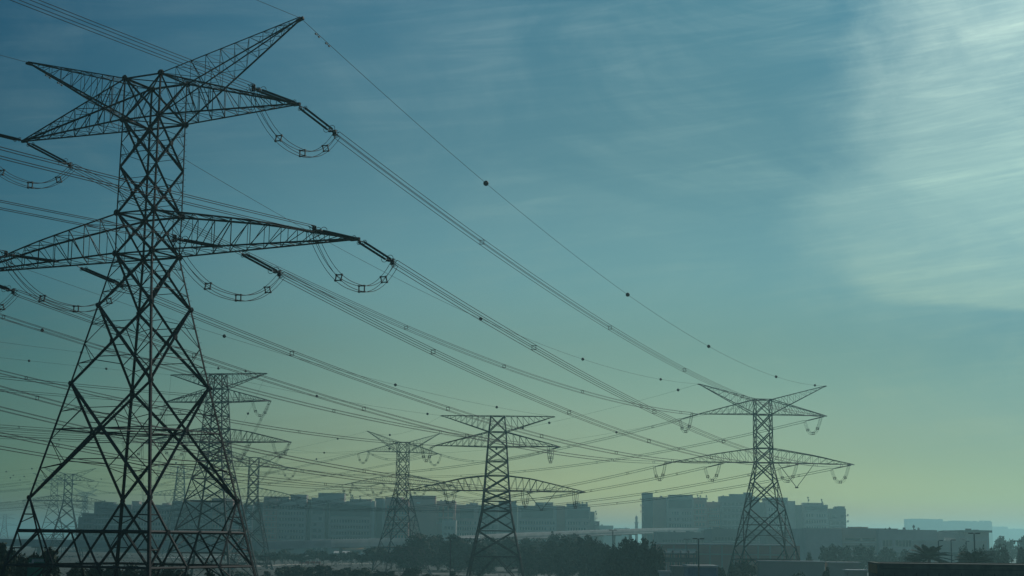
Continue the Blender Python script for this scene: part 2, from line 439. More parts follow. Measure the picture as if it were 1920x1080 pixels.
    if det == 3:
        for z in (35.35, 32.0, 24.54, 21.34, 17.25, 11.19, 2.59):
            for i in range(4):
                c = cor(i, z); s_ = .24 if z > 20 else .17; cg = MB(); plates.append(cg)
                for d in (p.e, p.g):
                    tx = d; ny = p.g if d == p.e else p.e
                    q = c + ny * (.10 * (CORN[i][1] if d == p.e else CORN[i][0]))
                    P = [q + ny * k + tx * (a * s_) + Vector((0, 0, b * s_)) for k in (0, .04) for a, b in ((-1, -.4), (-.4, -1), (.4, -1), (1, -.4), (1, .4), (.4, 1), (-.4, 1), (-1, .4))]
                    gus = cg; gus.poly(P, [tuple(range(8))[::-1], tuple(range(8, 16))] + [(k, (k + 1) % 8, 8 + (k + 1) % 8, 8 + k) for k in range(8)])
        for gus in plates: mk(gus, 'gusset_plate')
    # cross arms
    def arm(name, sg, ztop, zbot, ltip, zt, prof, N, w, lower_first=False):
        mb = MB(); a0 = p.halfw(ztop); a1 = p.halfw(zbot); Lt = ltip * p.arm
        fr = [1 - (1 - k / N) ** 1.12 for k in range(N + 1)]
        def pt(f, b, top):
            a = a0 if top else a1
            l = lerp(a, Lt, f); bb = b * a * BA * (1 - f) + b * .10 * f
            if top:
                z = np.interp(f, [q[0] for q in prof], [q[1] for q in prof])
            else: z = lerp(zbot, zt, f)
            return p.P(sg * l, bb, float(z))
        cm = p.P(sg * Lt * .4, 0, (ztop + zbot) / 2)
        for b in (-1, 1):
            for k in range(N):
                f, f2 = fr[k], fr[k + 1]
                member(mb, pt(f, b, 1), pt(f2, b, 1), w, cm); member(mb, pt(f, b, 0), pt(f2, b, 0), w * 1.1, cm)
                if k: member(mb, pt(f, b, 1), pt(f, b, 0), w * .42, cm)
                if k < N - 1:
                    if lower_first: member(mb, pt(f, b, 0), pt(f2, b, 1), w * .5, cm)
                    else: member(mb, pt(f, b, 1), pt(f2, b, 0), w * .5, cm)
        for k in range(N - 1):
            f, f2 = fr[k], fr[k + 1]
            for top in (0, 1):
                if k: member(mb, pt(f, -1, top), pt(f, 1, top), w * .38, cm)
                s1 = 1 if k % 2 else -1
                member(mb, pt(f, s1, top), pt(f2, -s1, top), w * .38, cm)
                if det >= 2: member(mb, pt(f, -s1, top), pt((f + f2) / 2, 0, top), w * .3, cm)
        tp = p.P(sg * (Lt + .1), 0, zt)
        mb.bar(pt(.97, 0, 0), tp + p.e * (.15 * sg), .2, .22)
        return mk(mb, name)
    w = wl * .62
    for sg in (-1, 1):
        if p.kind == 'A':
            N1, N2, N3 = (9, 11, 10) if det >= 2 else (6, 7, 6)
            arm('upper_crossarm', sg, 35.35, 32.0, 13.45, 31.88, [(0, 35.35), (1, 31.98)], N1, w)
            arm('earth_wire_peak', sg, 35.35, 32.0, 13.49, 38.6, [(0, 35.35), (1, 38.68)], N3, w * .85)
            arm('lower_crossarm', sg, 24.54, 21.34, 18.99, 21.17, [(0, 24.5), (.17, 24.05), (.35, 23.55), (.52, 23.05), (.67, 22.5), (.8, 21.95), (1, 21.27)], N2, w * 1.1, True)
        else:
            N1, N2, N3 = (9, 12, 9) if det >= 2 else (6, 7, 6)
            arm('earth_wire_arm', sg, 27.4, 23.8, 12.8, 27.35, [(0, 27.4), (1, 27.45)], N3, w * .85)
            arm('upper_crossarm', sg, 23.8, 20.4, 14.1, 20.55, [(0, 23.8), (1, 20.65)], N1, w)
            arm('lower_crossarm', sg, 13.9, 10.5, 19.8, 10.45, [(0, 13.9), (.3, 13.3), (1, 10.55)], N2, w * 1.05, True)
    p.root = root; p.off = off; p.det = det
    return root

# ------------------------------------------------------------------ line hardware
def sagpt(P, Q, s, t):
    v = P + (Q - P) * t; v = v.copy(); v.z -= 4 * s * t * (1 - t); return v
SLEN = 6.6
def insulator(p, A, B, fat=1.):
    "double tension string from crossarm A towards B, part of pylon p"
    d = (B - A).normalized(); x = d.cross(Vector((0, 0, 1))).normalized(); y = x.cross(d)
    mb = MB(); off = p.off; hw = MB()
    h = .22
    for s_ in (-1, 1):
        a = A + d * .75 + x * (h * s_); b = A + d * 5.35 + x * (h * s_)
        if p.det == 3:
            pts = []; rr = []; n_ = 46
            for k in range(n_ * 2 + 1):
                pts.append(lerp(a, b, k / (n_ * 2))); rr.append(.088 if k % 2 else .04)
            mb.tube(pts, rr, 8)
        else: mb.tube([a, b], .075 * fat, 6)
        hw.tube([A, A + d * .35, a], .035 * fat, 4); hw.tube([b, A + d * 5.75 + x * (h * s_ * .8)], .035 * fat, 4)
        if p.det == 3:           # grading rings
            for c0, rr_ in ((b - d * .15, .27), (a + d * .05, .16)):
                hw.tube([c0 + (x * math.cos(t) + y * math.sin(t)) * rr_ + d * .03 for t in [2 * math.pi * k / 12 for k in range(13)]], .022, 4, False)
    e = A + d * 5.75; hw.bar(A + d * .3 - x * .01, A + d * .75, .05); hw.bar(A + d * 5.2, A + d * 5.8, .05)
    hw.bar(e - x * .32, e + x * .32, .10, .16, d)
    hw.bar(e, A + d * 6.15, .12); e2 = A + d * 6.15
    for sx in (-1, 1):
        for sy in (-1, 1): hw.bar(e2, A + d * SLEN + x * (.225 * sx) + y * (.225 * sy), .05 * fat)
    if p.det == 3:
        hw.bar(e2 + y * .24, e2 - y * .24, .06, .3, x)
        for c0 in (A + d * 6.3 + y * .25, A + d * 6.4 - y * .25):
            hw.tube([c0 + (x * math.cos(t) + d * math.sin(t)) * .16 for t in [2 * math.pi * k / 10 for k in range(11)]], .02, 4, False)
    for m_, nm, mt in ((mb, 'insulator_string', M['insul']), (hw, 'string_fitting', M['hard'])):
        m_.v = [tuple(Vector(v) + off) for v in m_.v]
    o = mb.build('insulator_string', M['insul'], p.root)
    hw.build('string_fitting', M['hard'], o)
    return A + d * SLEN, d, x, y
def frame_of(d):
    x = d.cross(Vector((0, 0, 1))).normalized(); return x, x.cross(d)
QUAD = [(-1, -1), (1, -1), (1, 1), (-1, 1)]
def spacer_mb(c, d, r=.225, w=.05):
    x, y = frame_of(d); mb = MB(); q = [c + x * (a * r) + y * (b * r) for a, b in QUAD]
    for i in range(4): mb.bar(q[i], q[(i + 1) % 4], w)
    for v in q: mb.bar(v - d * .07, v + d * .07, w * 1.7)
    return mb
def jumper(p, E1, E2, depth, wr):
    "quad bundle loop hanging under the crossarm between two string ends"
    mid = (E1 + E2) / 2
    n_ = 22; path = []
    for k in range(n_ + 1):
        t = k / n_; u = 2 * t - 1
        v = lerp(E1, E2, t); v = v.copy(); v.z -= depth * (1 - abs(u) ** 2.4); path.append(v)
    mb = MB(); d0 = (E2 - E1).normalized(); x = d0.cross(Vector((0, 0, 1))).normalized()
    rows = []
    for a, b in QUAD:
        pts = []
        for k, v in enumerate(path):
            d = (path[min(k + 1, n_)] - path[max(k - 1, 0)]).normalized(); y = x.cross(d)
            pts.append(v + x * (a * .22) + y * (b * .22))
        rows.append(pts); mb.tube(pts, wr, 4)
    mb.v = [tuple(Vector(v) + p.off) for v in mb.v]
    o = mb.build('jumper_loop', M['wire'], p.root)
    for t in ((.17, .42, .72) if p.det == 3 else (.2, .5, .8)):
        k = int(t * n_); d = (path[k + 1] - path[k]).normalized(); y = x.cross(d); sb = MB()
        q = [path[k] + x * (a * .22) + y * (b * .22) for a, b in QUAD]; ww = .07 if p.det == 3 else .10
        for i in range(4): sb.bar(q[i], q[(i + 1) % 4], ww)
        for v in q: sb.bar(v - d * .08, v + d * .08, ww * 1.6)
        sb.v = [tuple(Vector(v) + p.off) for v in sb.v]
        sb.build('spacer', M['hard'], o)

SIDE = {-1: 'left', 1: 'right'}
TIPN = {'t1': 'upper tip', 't2': 'lower outer tip', 'inn': 'lower inner point', 'pk': 'top'}
ENDS = {}
def bundle(p, q, k, sg, s, label, wr, nsp, tsp=None, segs=36):
    """four sub-conductors from pylon p to pylon q; strings and loop ends are stored on the pylons"""
    A = p.tip(k, sg); B = q.tip(k, sg)
    P, Q = A[0], B[1]          # leave from the far chord of p, arrive at the near chord of q
    ta = .02
    while (sagpt(P, Q, s, ta) - P).length < SLEN: ta += .0005
    tb = 1 - ta
    sa = sagpt(P, Q, s, ta); sb = sagpt(P, Q, s, tb)
    if hasattr(p, 'root'):
        ea, *_ = insulator(p, P, sa, 1 if p.det > 1 else 1.2); ENDS.setdefault((id(p), k, sg), {})['f'] = ea
    if hasattr(q, 'root'):
        eb, *_ = insulator(q, Q, sb, 1 if q.det > 1 else 1.2); ENDS.setdefault((id(q), k, sg), {})['b'] = eb
    mid = sagpt(P, Q, s, .5)
    root = empty('conductor_bundle', mid, label, 'power line', 'four-wire bundles of the power lines')
    x, _y = frame_of((Q - P).normalized())
    for a, b in QUAD:
        mb = MB(); pts = []
        for i in range(segs + 1):
            t = ta + (tb - ta) * i / segs; v = sagpt(P, Q, s, t); pts.append(v + x * (a * .225) + Vector((0, 0, b * .225)) - mid)
        mb.tube(pts, wr, 4, False); mb.build('wire', M['wire'], root)
    for t in (tsp or [(i + .5) / nsp for i in range(nsp)]):
        c = sagpt(P, Q, s, t); d = (sagpt(P, Q, s, t + .002) - c).normalized()
        far = c.length
        m_ = spacer_mb(c, d, .20, .045 if far < 200 else .06); m_.v = [tuple(Vector(v) - mid) for v in m_.v]
        m_.build('spacer', M['hard'], root)
def earth_wire(p, q, sg, s, label, wr, marks, rad=.30, dampers=False, segs=40):
    P, Q = p.tip('pk', sg)[0], q.tip('pk', sg)[0]
    mid = sagpt(P, Q, s, .5)
    root = empty('earth_wire', mid, label, 'earth wire', 'earth wires between the pylon tops')
    mb = MB(); mb.tube([sagpt(P, Q, s, i / segs) - mid for i in range(segs + 1)], wr, 4, False); mb.build('wire', M['wire'], root)
    for t in marks:
        if t > 1:            # a photo column: find the place on the wire that shows there
            best = min(range(5, 996), key=lambda i: abs(proj(sagpt(P, Q, s, i / 1000))[0] - t) if sagpt(P, Q, s, i / 1000).y > 5 else 1e9); t = best / 1000
        b = MB(); b.ball((0, 0, 0), rad, 12, 8); o = b.build('marker_ball', M['marker'], root, True, sagpt(P, Q, s, t) - mid)
    if dampers:
        for t in (.011, .018):
            c = sagpt(P, Q, s, t) - mid; d = (sagpt(P, Q, s, t + .01) - sagpt(P, Q, s, t)).normalized(); b = MB()
            b.bar(c, c - Vector((0, 0, .14)), .04); b.bar(c - Vector((0, 0, .14)) - d * .28, c - Vector((0, 0, .14)) + d * .28, .03)
            for k in (-1, 1): b.bar(c - Vector((0, 0, .14)) + d * (.2 * k), c - Vector((0, 0, .14)) + d * (.34 * k), .11)
            b.build('vibration_damper', M['hard'], root)

# pylons: positions solved from the photograph
T1 = Pylon('A', 120 * math.sin(-.2381), 120 * math.cos(-.2381), .4551)
T0 = Pylon('A', -137.9, -152.2, .62, -.55)                                    # behind the camera, out of frame
T2 = Pylon('A', 345 * math.sin(.1635), 345 * math.cos(.1635), -.05, -4.2, 1.06, 1.03)
T3 = Pylon('B', pol(932, 348), 348, .03)
V2 = Pylon('B', -100.2, 138.9, .42, 12.6)
T5 = Pylon('B', pol(402, 378), 378, .25, 12)
V3 = Pylon('B', -245.6, 103.3, .55, 17.5)
T4 = Pylon('A', pol(755, 519), 519, -.42, -3.7, .95)
T6 = Pylon('A', pol(476, 557), 557, -.3, -7.5, .92)
T7 = Pylon('A', pol(130, 820), 820, -.35, -4.2, 1.0, 1.15)
T8 = Pylon('A', pol(104, 985), 985, -.3, -1.0, 1.0, 1.15)
T9 = Pylon('B', pol(339, 900), 900, -.1, 12)
T10 = Pylon('A', pol(163, 1450), 1450, -.9, 3.0)
T11 = Pylon('B', pol(15, 2300), 2300, -.4, 0)
V7 = Pylon('A', -640, 1130, -.7, -4)
V8 = Pylon('A', -760, 1330, -.7, -4)
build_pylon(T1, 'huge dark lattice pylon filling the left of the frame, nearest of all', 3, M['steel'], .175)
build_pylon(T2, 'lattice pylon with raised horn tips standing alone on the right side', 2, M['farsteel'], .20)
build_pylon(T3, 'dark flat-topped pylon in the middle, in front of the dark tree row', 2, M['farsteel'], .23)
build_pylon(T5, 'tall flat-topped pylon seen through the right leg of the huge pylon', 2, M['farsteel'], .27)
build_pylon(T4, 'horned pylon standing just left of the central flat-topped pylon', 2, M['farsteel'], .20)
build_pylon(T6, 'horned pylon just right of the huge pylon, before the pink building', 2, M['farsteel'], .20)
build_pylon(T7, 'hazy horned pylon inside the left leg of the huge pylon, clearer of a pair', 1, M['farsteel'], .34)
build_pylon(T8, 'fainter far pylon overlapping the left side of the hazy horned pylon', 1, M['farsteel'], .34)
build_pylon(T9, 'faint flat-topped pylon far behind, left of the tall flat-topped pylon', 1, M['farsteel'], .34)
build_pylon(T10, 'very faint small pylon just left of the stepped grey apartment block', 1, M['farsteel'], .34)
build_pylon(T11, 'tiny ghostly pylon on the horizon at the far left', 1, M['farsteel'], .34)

NM = {id(T1): 'huge pylon', id(T2): 'right-hand pylon', id(T3): 'central flat-topped pylon', id(T5): 'tall flat-topped pylon', id(T4): 'left-of-centre horned pylon',
      id(T6): 'pink-building pylon', id(T7): 'clearer hazy pylon', id(T8): 'fainter hazy pylon', id(T9): 'faint flat-topped pylon',
      id(T0): 'top-left edge', id(V2): 'left edge', id(V3): 'lower left edge', id(V7): 'far left edge', id(V8): 'farthest left edge'}
S1 = {('t1', 1): 5.5, ('t2', 1): 5.15, ('inn', 1): 5.1, ('t1', -1): 4.65, ('inn', -1): 4.35, ('t2', -1): 4.2}
SPAN_T = [.153, .327, .478, .64, .80, .93]
def span(p, q, sc, se, wr, nsp, mk_p, mk_m, rad=.3, er=None, tsp=None, damp=False, segs=36):
    for k in ('t1', 't2', 'inn'):
        for sg in (-1, 1):
            s = sc[(k, sg)] if isinstance(sc, dict) else sc
            bundle(p, q, k, sg, s, 'four-wire bundle, %s %s, %s to %s' % (SIDE[sg], TIPN[k], NM[id(p)], NM[id(q)]), wr, nsp, tsp, segs)
    se = se if isinstance(se, tuple) else (se, se)
    for sg, mk_, s in ((1, mk_p, se[0]), (-1, mk_m, se[1])):
        earth_wire(p, q, sg, s, '%s thin earth wire with marker balls, %s to %s' % (SIDE[sg], NM[id(p)], NM[id(q)]), er or wr * .8, mk_, rad, damp, segs)
span(T1, T2, S1, (6.7, 5.8), .028, 6, [912, 1177, 1329, 1455, 1528], [901, 1093, 1239], .27, .022, SPAN_T, True)
span(T0, T1, 5.7, 8.05, .022, 6, [.2, .45], [.3, .6], .27, .018, [.3, .5, .7, .86], False, 48)
span(V2, T3, 5.1, 4.4, .030, 6, [420, 741, 931], [79, 594, 802], .28, .022)
span(V3, T5, 4.4, 3.8, .030, 6, [152, 409, 460], [55, 200], .30, .024)
span(T2, T6, 7.5, 7.0, .026, 8, [1156, 931, 608], [1271, 1030, 730], .33, .02)
span(T3, T4, 3.0, 2.6, .026, 4, [980], [731], .33, .02)
span(T4, T7, 7.0, 6.5, .026, 7, [593, 502, 320], [633, 455, 240], .36, .022)
span(T5, T9, 9.0, 8.5, .026, 8, [465, 380], [224, 265], .36, .022)
span(T6, T8, 8.0, 7.5, .026, 8, [420, 190], [330, 150], .38, .024)
span(T7, V7, 8.0, 7.5, .030, 6, [45, 20], [60, 12], .40, .026)
span(T8, V8, 8.0, 7.5, .030, 6, [38], [25], .42, .026)
def vee(p, l0, l1, drop):
    a = p.P(l0, 0, p.tips['t2'][1] + .2); b = p.P(l1, 0, p.tips['t2'][1] + .2); c = (a + b) / 2 - Vector((0, 0, drop)); mb = MB()
    for q in (a, b): mb.tube([q, lerp(q, c, .97)], .07, 6)
    mb.box(tuple(c), (.7, .3, .3)); mb.v = [tuple(Vector(v) + p.off) for v in mb.v]; mb.build('v_string', M['insul'], p.root)
vee(T2, 3.2, 11.5, 5.4); vee(T3, 6.6, 13.6, 4.4)
for p in (T1, T2, T3, T5, T4, T6, T7):
    for k in ('t1', 't2', 'inn'):
        for sg in (-1, 1):
            e = ENDS.get((id(p), k, sg), {})
            if 'f' in e and 'b' in e: jumper(p, e['f'], e['b'], 2.9 if p is T1 else 3.3, .024 if p is T1 else .03)

# ------------------------------------------------------------------ buildings
WIN = None
def window_at(parent, x, y, z, w, h, m=None):
    global WIN
    if WIN is None:
        b = MB(); b.box((0, 0, 0), (1, .16, 1)); o = b.build('window', M['glass'], parent); WIN = o.data
    else:
        o = bpy.data.objects.new('window', WIN); COL.objects.link(o); o.parent = parent
    o.location = (x, y, z); o.scale = (w, 1, h)
    return o
def bld(label, u0, u1, vtop, Y, depth=16, wall='wallA', rows=0, cols=0, fl=4.0, top=2.5, band=None, boxes=(), ants=(), sill=True, cat='building', group=None, base=GROUND, fins=False, balc=None, lattice=None, name='building', skip=(), ww=.72, wh=.46, rot=0, strip=None):
    """box building whose front shows between photo columns u0..u1 with its roof at row vtop.
    boxes: roof structures (u0, u1, vtop);  ants: masts (u, vtop);  band: dark glazed strip (z from top, height, margin)"""
    um = (u0 + u1) / 2
    xa, z1 = xz(u0, vtop, Y); xb, _ = xz(u1, vtop, Y); zc = xz(um, vtop, Y)[1]; z1 = zc
    xc = (xa + xb) / 2; w = xb - xa; h = z1 - base
    root = empty(name, (xc, Y, base), label, cat, group, rot)
    b = MB(); b.box((0, depth / 2, h / 2), (w, depth, h)); b.build('wall', M[wall], root)
    r = MB(); t = .5                                # parapet ring
    for c, d in (((0, .25, h + .3), (w + .1, t, .6)), ((0, depth - .25, h + .3), (w + .1, t, .6)), ((-w / 2 + .2, depth / 2, h + .298), (t, depth - .7, .59)), ((w / 2 - .2, depth / 2, h + .298), (t, depth - .7, .59))): r.box(c, d)
    r.build('parapet', M[wall], root)
    zz = h - top
    if band:
        bz, bh, mg = band
        k = MB(); k.box((0, -.06, h - bz - bh / 2), (w - 2 * mg, .3, bh)); k.build('glazed_band', M['darkclad'], root)
        zz = h - bz - bh - 1.2
    if rows and cols:
        fins = False
        m = 1.2; pw = (w - 2 * m) / cols; bands = MB()
        rnd = random.Random(int(u0 * 7))
        for i in range(rows):
            zr = zz - fl * i - fl * .5
            if zr < 3: break
            bands.box((0, -.04, zr - fl * .5 + .25), (w - .4, .26, .28))
            for j in range(cols):
                if (j in skip) or rnd.random() < .05: continue
                x = -w / 2 + m + pw * (j + .5)
                window_at(root, x, -.04, zr, pw * ww * rnd.choice((1, 1, .8)), fl * wh)
        if fins:
            for j in range(0, cols + 1): bands.box((-w / 2 + m + pw * j, -.10, zz - rows * fl / 2), (.30, .36, rows * fl))
        if sill: bands.build('floor_bands', M['trim'], root)
    for (a, c, v) in boxes:
        x0, _ = xz(a, v, Y + 3); x1, zt = xz(c, v, Y + 3); zt = xz((a + c) / 2, v, Y + 3)[1]
        q = MB(); hh = zt - z1
        q.box(((x0 + x1) / 2 - xc, 3 + 4, h + hh / 2), (x1 - x0, 8, hh)); q.box(((x0 + x1) / 2 - xc, 3 + 4, h + hh + .12), (x1 - x0 + .5, 8.5, .25))
        q.build('roof_housing', M[wall], root)
    rp = random.Random(int(u0 * 13 + vtop)); q = MB(); pp = None
    for _ in range(int(w / 5) if w > 7 else 0):
        sx_, sz_ = rp.uniform(.8, 2.6), rp.uniform(.5, 1.7); q = MB()
        q.box((rp.uniform(-w / 2 + 2, w / 2 - 2), rp.uniform(1.5, min(6, depth - 2)), h + sz_ / 2), (sx_, 1.5, sz_)); q.build('roof_unit', M[rp.choice(['trim', 'wallC', 'lamp'])], root)
    for (a, v) in ants:
        x0, zt = xz(a, v, Y + 2); q = MB(); zb = h; zt -= base
        q.bar((x0 - xc, 2, zb), (x0 - xc, 2, zt), .28)
        q.box((x0 - xc, 2, zt - .8), (.9, .3, .9)); q.box((x0 - xc + .5, 2, zt - 2.4), (.5, .3, 1.4))
        q.build('antenna', M['lamp'], root)
    if strip:
        a, c, v0, v1 = strip; x0, za = xz(a + 2, v0, Y); x1, zb = xz(a + 6, v1, Y); q = MB(); n_ = 9
        for i in range(n_): q.box(((x0 + x1) / 2 - xc, -.12, za - base - (za - zb) * (i + .5) / n_), (x1 - x0, .3, (za - zb) / n_ * .7))
        q.build('stair_windows', M['white'], root)
    if balc:
        side, nb = balc
        for i in range(nb):
            q = MB(); z = h - 4 - 4 * i
            q.box((side * (w / 2 + .9), 2.5, z), (1.9, 4, .25)); q.box((side * (w / 2 + 1.75), 2.5, z + .6), (.15, 4, 1.1))
            q.build('balcony', M['trim'], root)
    return root
GA = 'apartment blocks of the long estate on the horizon'
Y0 = 1060
B = bld
B('lowest stepped end of the grey apartment estate, behind the left legs of the huge pylon', 147, 154, 971, Y0 + 20, wall='wallC', group=GA)
B('narrow stepped grey block next to the lowest left end of the estate', 154, 176.5, 964, Y0 + 10, wall='wallC', rows=5, cols=3, group=GA)
B('wide grey apartment block with a rooftop dome housing, left end of the estate', 177, 246, 947.5, Y0, wall='wallC', rows=8, cols=11, band=(1.5, 2.5, 2), boxes=[(177, 213, 942)], ants=[(196.5, 937.5)], group=GA)
B('grey apartment block with two small roof housings, between the legs of the huge pylon', 246.5, 322, 948, Y0 + 6, wall='wallA', rows=8, cols=13, boxes=[(247.5, 261, 940), (266, 282, 942.5), (305, 316, 944)], group=GA)
B('grey block with three roof housings behind the tall flat-topped pylon', 322.5, 396, 943, Y0 - 4, wall='wallC', rows=9, cols=12, boxes=[(323, 338, 939.5), (357, 383, 938)], group=GA)
B('pinkish-topped block seen through the right leg of the huge pylon', 396.5, 437, 941, Y0 + 2, wall='wallB', rows=9, cols=6, boxes=[(397, 436, 935)], group=GA)
B('dark block with a bright vertical stair strip, just right of the huge pylon', 437.5, 474, 948, Y0 - 6, wall='wallC', rows=8, cols=5, group=GA, strip=(462, 472, 950, 990))
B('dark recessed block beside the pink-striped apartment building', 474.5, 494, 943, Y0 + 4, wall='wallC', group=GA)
B('apartment building with a pink vertical stripe and rows of windows', 494.5, 520, 938, Y0 - 12, wall='wallB', rows=7, cols=3, boxes=[(495, 519, 931.5)], group=GA)
B('pale apartment facade with six rows of windows left of the framed bay', 520.5, 575, 939, Y0 - 10, wall='wallA', rows=8, cols=9, boxes=[(521, 540, 932), (545, 575, 928)], ants=[], group=GA, fins=True)
B('narrow framed bay with a dark square window between two dark recesses', 584, 609.5, 935, Y0 - 14, wall='wallA', rows=6, cols=2, band=(6.0, 4.2, 1.2), boxes=[(584, 596, 934)], group=GA)
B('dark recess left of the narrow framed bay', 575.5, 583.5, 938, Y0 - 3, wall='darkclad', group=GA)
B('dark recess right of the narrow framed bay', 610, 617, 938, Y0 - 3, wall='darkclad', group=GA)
B('wide apartment building under the tallest square roof housing, dark glazed top floors', 617.5, 697, 942.5, Y0 - 12, wall='wallA', rows=6, cols=14, band=(1.2, 8.0, .8), boxes=[(597, 646, 925), (656, 696, 936.5)], ants=[(658, 926), (661, 927), (675, 929)], group=GA, fins=True)
B('slim pale stair tower with light vertical edges', 697.5, 703, 941, Y0 - 14, wall='wallD', group=GA)
B('narrow grey block between two pale vertical strips', 703.5, 717, 936, Y0 - 2, wall='wallC', group=GA)
B('slim pale vertical strip left of the horned central-left pylon', 717.5, 721.5, 937, Y0 - 12, wall='wallD', group=GA)
B('brownish apartment block directly behind the horned central-left pylon', 722, 767, 938, Y0 - 8, wall='wallB', rows=8, cols=7, boxes=[(722.5, 755, 933)], group=GA)
B('brown block with a flat square top right of the horned central-left pylon', 767.5, 818, 946, Y0 - 22, wall='wallB', boxes=[(768, 817, 930)], group=GA)
B('brown block with two pale glazed bays and sunlit lower corner', 818.5, 854, 941, Y0 - 16, wall='wallB', rows=3, cols=3, group=GA, ww=.8, wh=.7)
B('low annex coloured pale as if sunlit, below the two glazed bays', 829, 855, 977, Y0 - 34, wall='wallD', rows=3, cols=3, group=GA)  # sunlight on this annex is put into its paler wall colour
B('grey-blue apartment block left of the central flat-topped pylon', 854.5, 897, 948, Y0, wall='wallA', rows=8, cols=8, band=(2.0, 6.5, 3), boxes=[(855, 873, 947), (881, 896, 943.5)], group=GA)
B('apartment block behind the body of the central flat-topped pylon', 897.5, 934, 949, Y0 + 4, wall='wallC', rows=8, cols=7, band=(2, 5, 2), group=GA)
B('plain block with a tall square shoulder right of the central pylon', 934.5, 970, 948, Y0 - 4, wall='wallC', boxes=[(935, 968, 940)], group=GA)
B('pale apartment facade with a dark top band and two roof housings', 970.5, 1044, 950, Y0 - 10, wall='wallA', rows=8, cols=13, band=(1.4, 6.2, 2.6), boxes=[(1004, 1020, 942.5), (1021, 1037, 942.5)], group=GA, fins=True)
B('plain pinkish narrow wall between two windowed facades', 1044.5, 1060, 950, Y0 - 4, wall='wallB', group=GA)
B('apartment block with antennas on its low rounded roof housing', 1060.5, 1107, 952, Y0 - 10, wall='wallA', rows=8, cols=8, band=(1.2, 6.0, 1), boxes=[(1063, 1102, 945)], ants=[(1083, 941), (1086, 941), (1092, 940.5), (1100, 941)], group=GA, fins=True)
B('stepped balcony end of the estate beside the open sky', 1107.5, 1115, 961, Y0 - 6, wall='wallC', balc=(1, 7), group=GA)
B('lower stepped terrace at the right end of the estate', 1115.5, 1124, 979, Y0 + 5, wall='wallC', ants=[(1117, 957)], group=GA)
B('faint low roofs descending from the estate towards the minaret', 1124.5, 1150, 986.5, 1500, wall='wallC')
B('faint flat low building left of the minaret', 1153, 1181, 991.5, 1700, wall='wallC')
GB = 'apartment blocks on the right of the gap with the minaret'
Y1 = 1010
B('tall narrow tower at the left edge of the right-hand estate', 1207, 1224, 925.5, Y1, wall='wallC', balc=(-1, 3), group=GB)
B('plain grey block beside the narrow tower', 1224.5, 1250, 934, Y1 - 3, wall='wallB', group=GB)
B('wide grey-blue block with a low drum-like roof housing', 1250.5, 1300, 934, Y1 - 8, wall='wallA', rows=9, cols=9, band=(1.0, 5.5, 1), boxes=[(1255, 1299, 928.5)], ants=[(1308, 927), (1313, 928)], group=GB)
B('block with antennas and a bright reflecting window, right of the drum roof', 1300.5, 1325, 935, Y1 - 4, wall='wallB', rows=8, cols=3, ants=[(1324.5, 928)], group=GB)
B('lower block between the antenna block and the shouldered block', 1325.5, 1352, 943, Y1 + 3, wall='wallB', rows=7, cols=5, group=GB)
B('shouldered grey block with a taller right half', 1352.5, 1396, 932, Y1 - 5, wall='wallC', boxes=[(1370, 1396, 927)], ants=[(1356, 928)], rows=8, cols=5, group=GB)
B('grey block behind the left leg of the right-hand pylon', 1396.5, 1424, 934, Y1 - 2, wall='wallC', boxes=[(1397, 1410, 924)], group=GB)
B('low link block behind the body of the right-hand pylon', 1424.5, 1436, 943.5, Y1 + 3, wall='wallC', group=GB)
B('square block framed by the body of the right-hand pylon', 1436.5, 1477, 934.5, Y1 - 4, wall='wallA', rows=8, cols=7, band=(1, 3, 1), group=GB)
B('narrow block with a bright gap on its right side', 1477.5, 1491, 941, Y1, wall='wallD', group=GB)
B('plain low shoulder right of the right-hand pylon', 1492, 1506.5, 948.5, Y1 + 3, wall='wallC', group=GB)
B('grey block with two rooftop masts near the open sky', 1507, 1552, 948, Y1 - 3, wall='wallA', rows=8, cols=8, band=(.8, 2.4, .5), boxes=[(1507, 1544, 943.5)], ants=[(1515, 931), (1540.5, 935)], group=GB)
B('last block on the right with a square roof box and side balconies', 1554.5, 1586, 955.5, Y1, wall='wallC', rows=7, cols=3, boxes=[(1570, 1584, 950)], balc=(1, 5), group=GB)
B('far slab block fading in the haze, left one of the distant pair', 1703, 1768, 974, 2700, 30, wall='wallC', boxes=[(1706, 1740, 973)])
B('far uneven row of flats fading in the haze, right one of the distant pair', 1768.5, 1860, 978.5, 2740, 30, wall='wallC', boxes=[(1780, 1808, 976.5), (1811, 1820, 977), (1824, 1832, 977), (1838, 1858, 976.5)])
B('faintest row of houses at the right edge of the horizon', 1862, 1890, 988, 3600, 30, wall='wallC')
B('faintest stepped houses at the extreme right of the horizon', 1890.5, 1935, 992, 3700, 30, wall='wallC')

# shopping hall on the right
Y2 = 640
B('plain high wall of the shopping hall, its left end', 1511, 1578, 993.5, Y2, 40, wall='hallwall')
B('louvred middle section of the shopping hall with a raised box', 1578.5, 1648, 993, Y2 + 5, 40, wall='wallA', boxes=[(1598, 1627, 989)], rows=5, cols=2, fl=3, ww=.98, wh=.3)
B('section of the shopping hall crowded with rooftop vents and a small crane', 1648.5, 1757, 996, Y2, 40, wall='hallwall', boxes=[(1650, 1683, 992)], ants=[(1713, 984), (1722, 989), (1668, 988), (1660, 990)], rows=2, cols=16, fl=5, ww=.85, wh=.5)
B('long low right wing of the shopping hall', 1757.5, 1806.5, 1000, Y2 + 4, 40, wall='hallwall')
r_ = B('end pavilion of the shopping hall under an overhanging flat roof', 1808, 1854, 998, Y2 - 3, 30, wall='hallwall')
o_ = MB(); x0, z0 = xz(1805, 996, Y2 - 3); x1, _ = xz(1858, 996, Y2 - 3); o_.box((0, 15, z0 - GROUND), (x1 - x0, 34, .9)); o_.build('roof_slab', M['wallC'], r_)
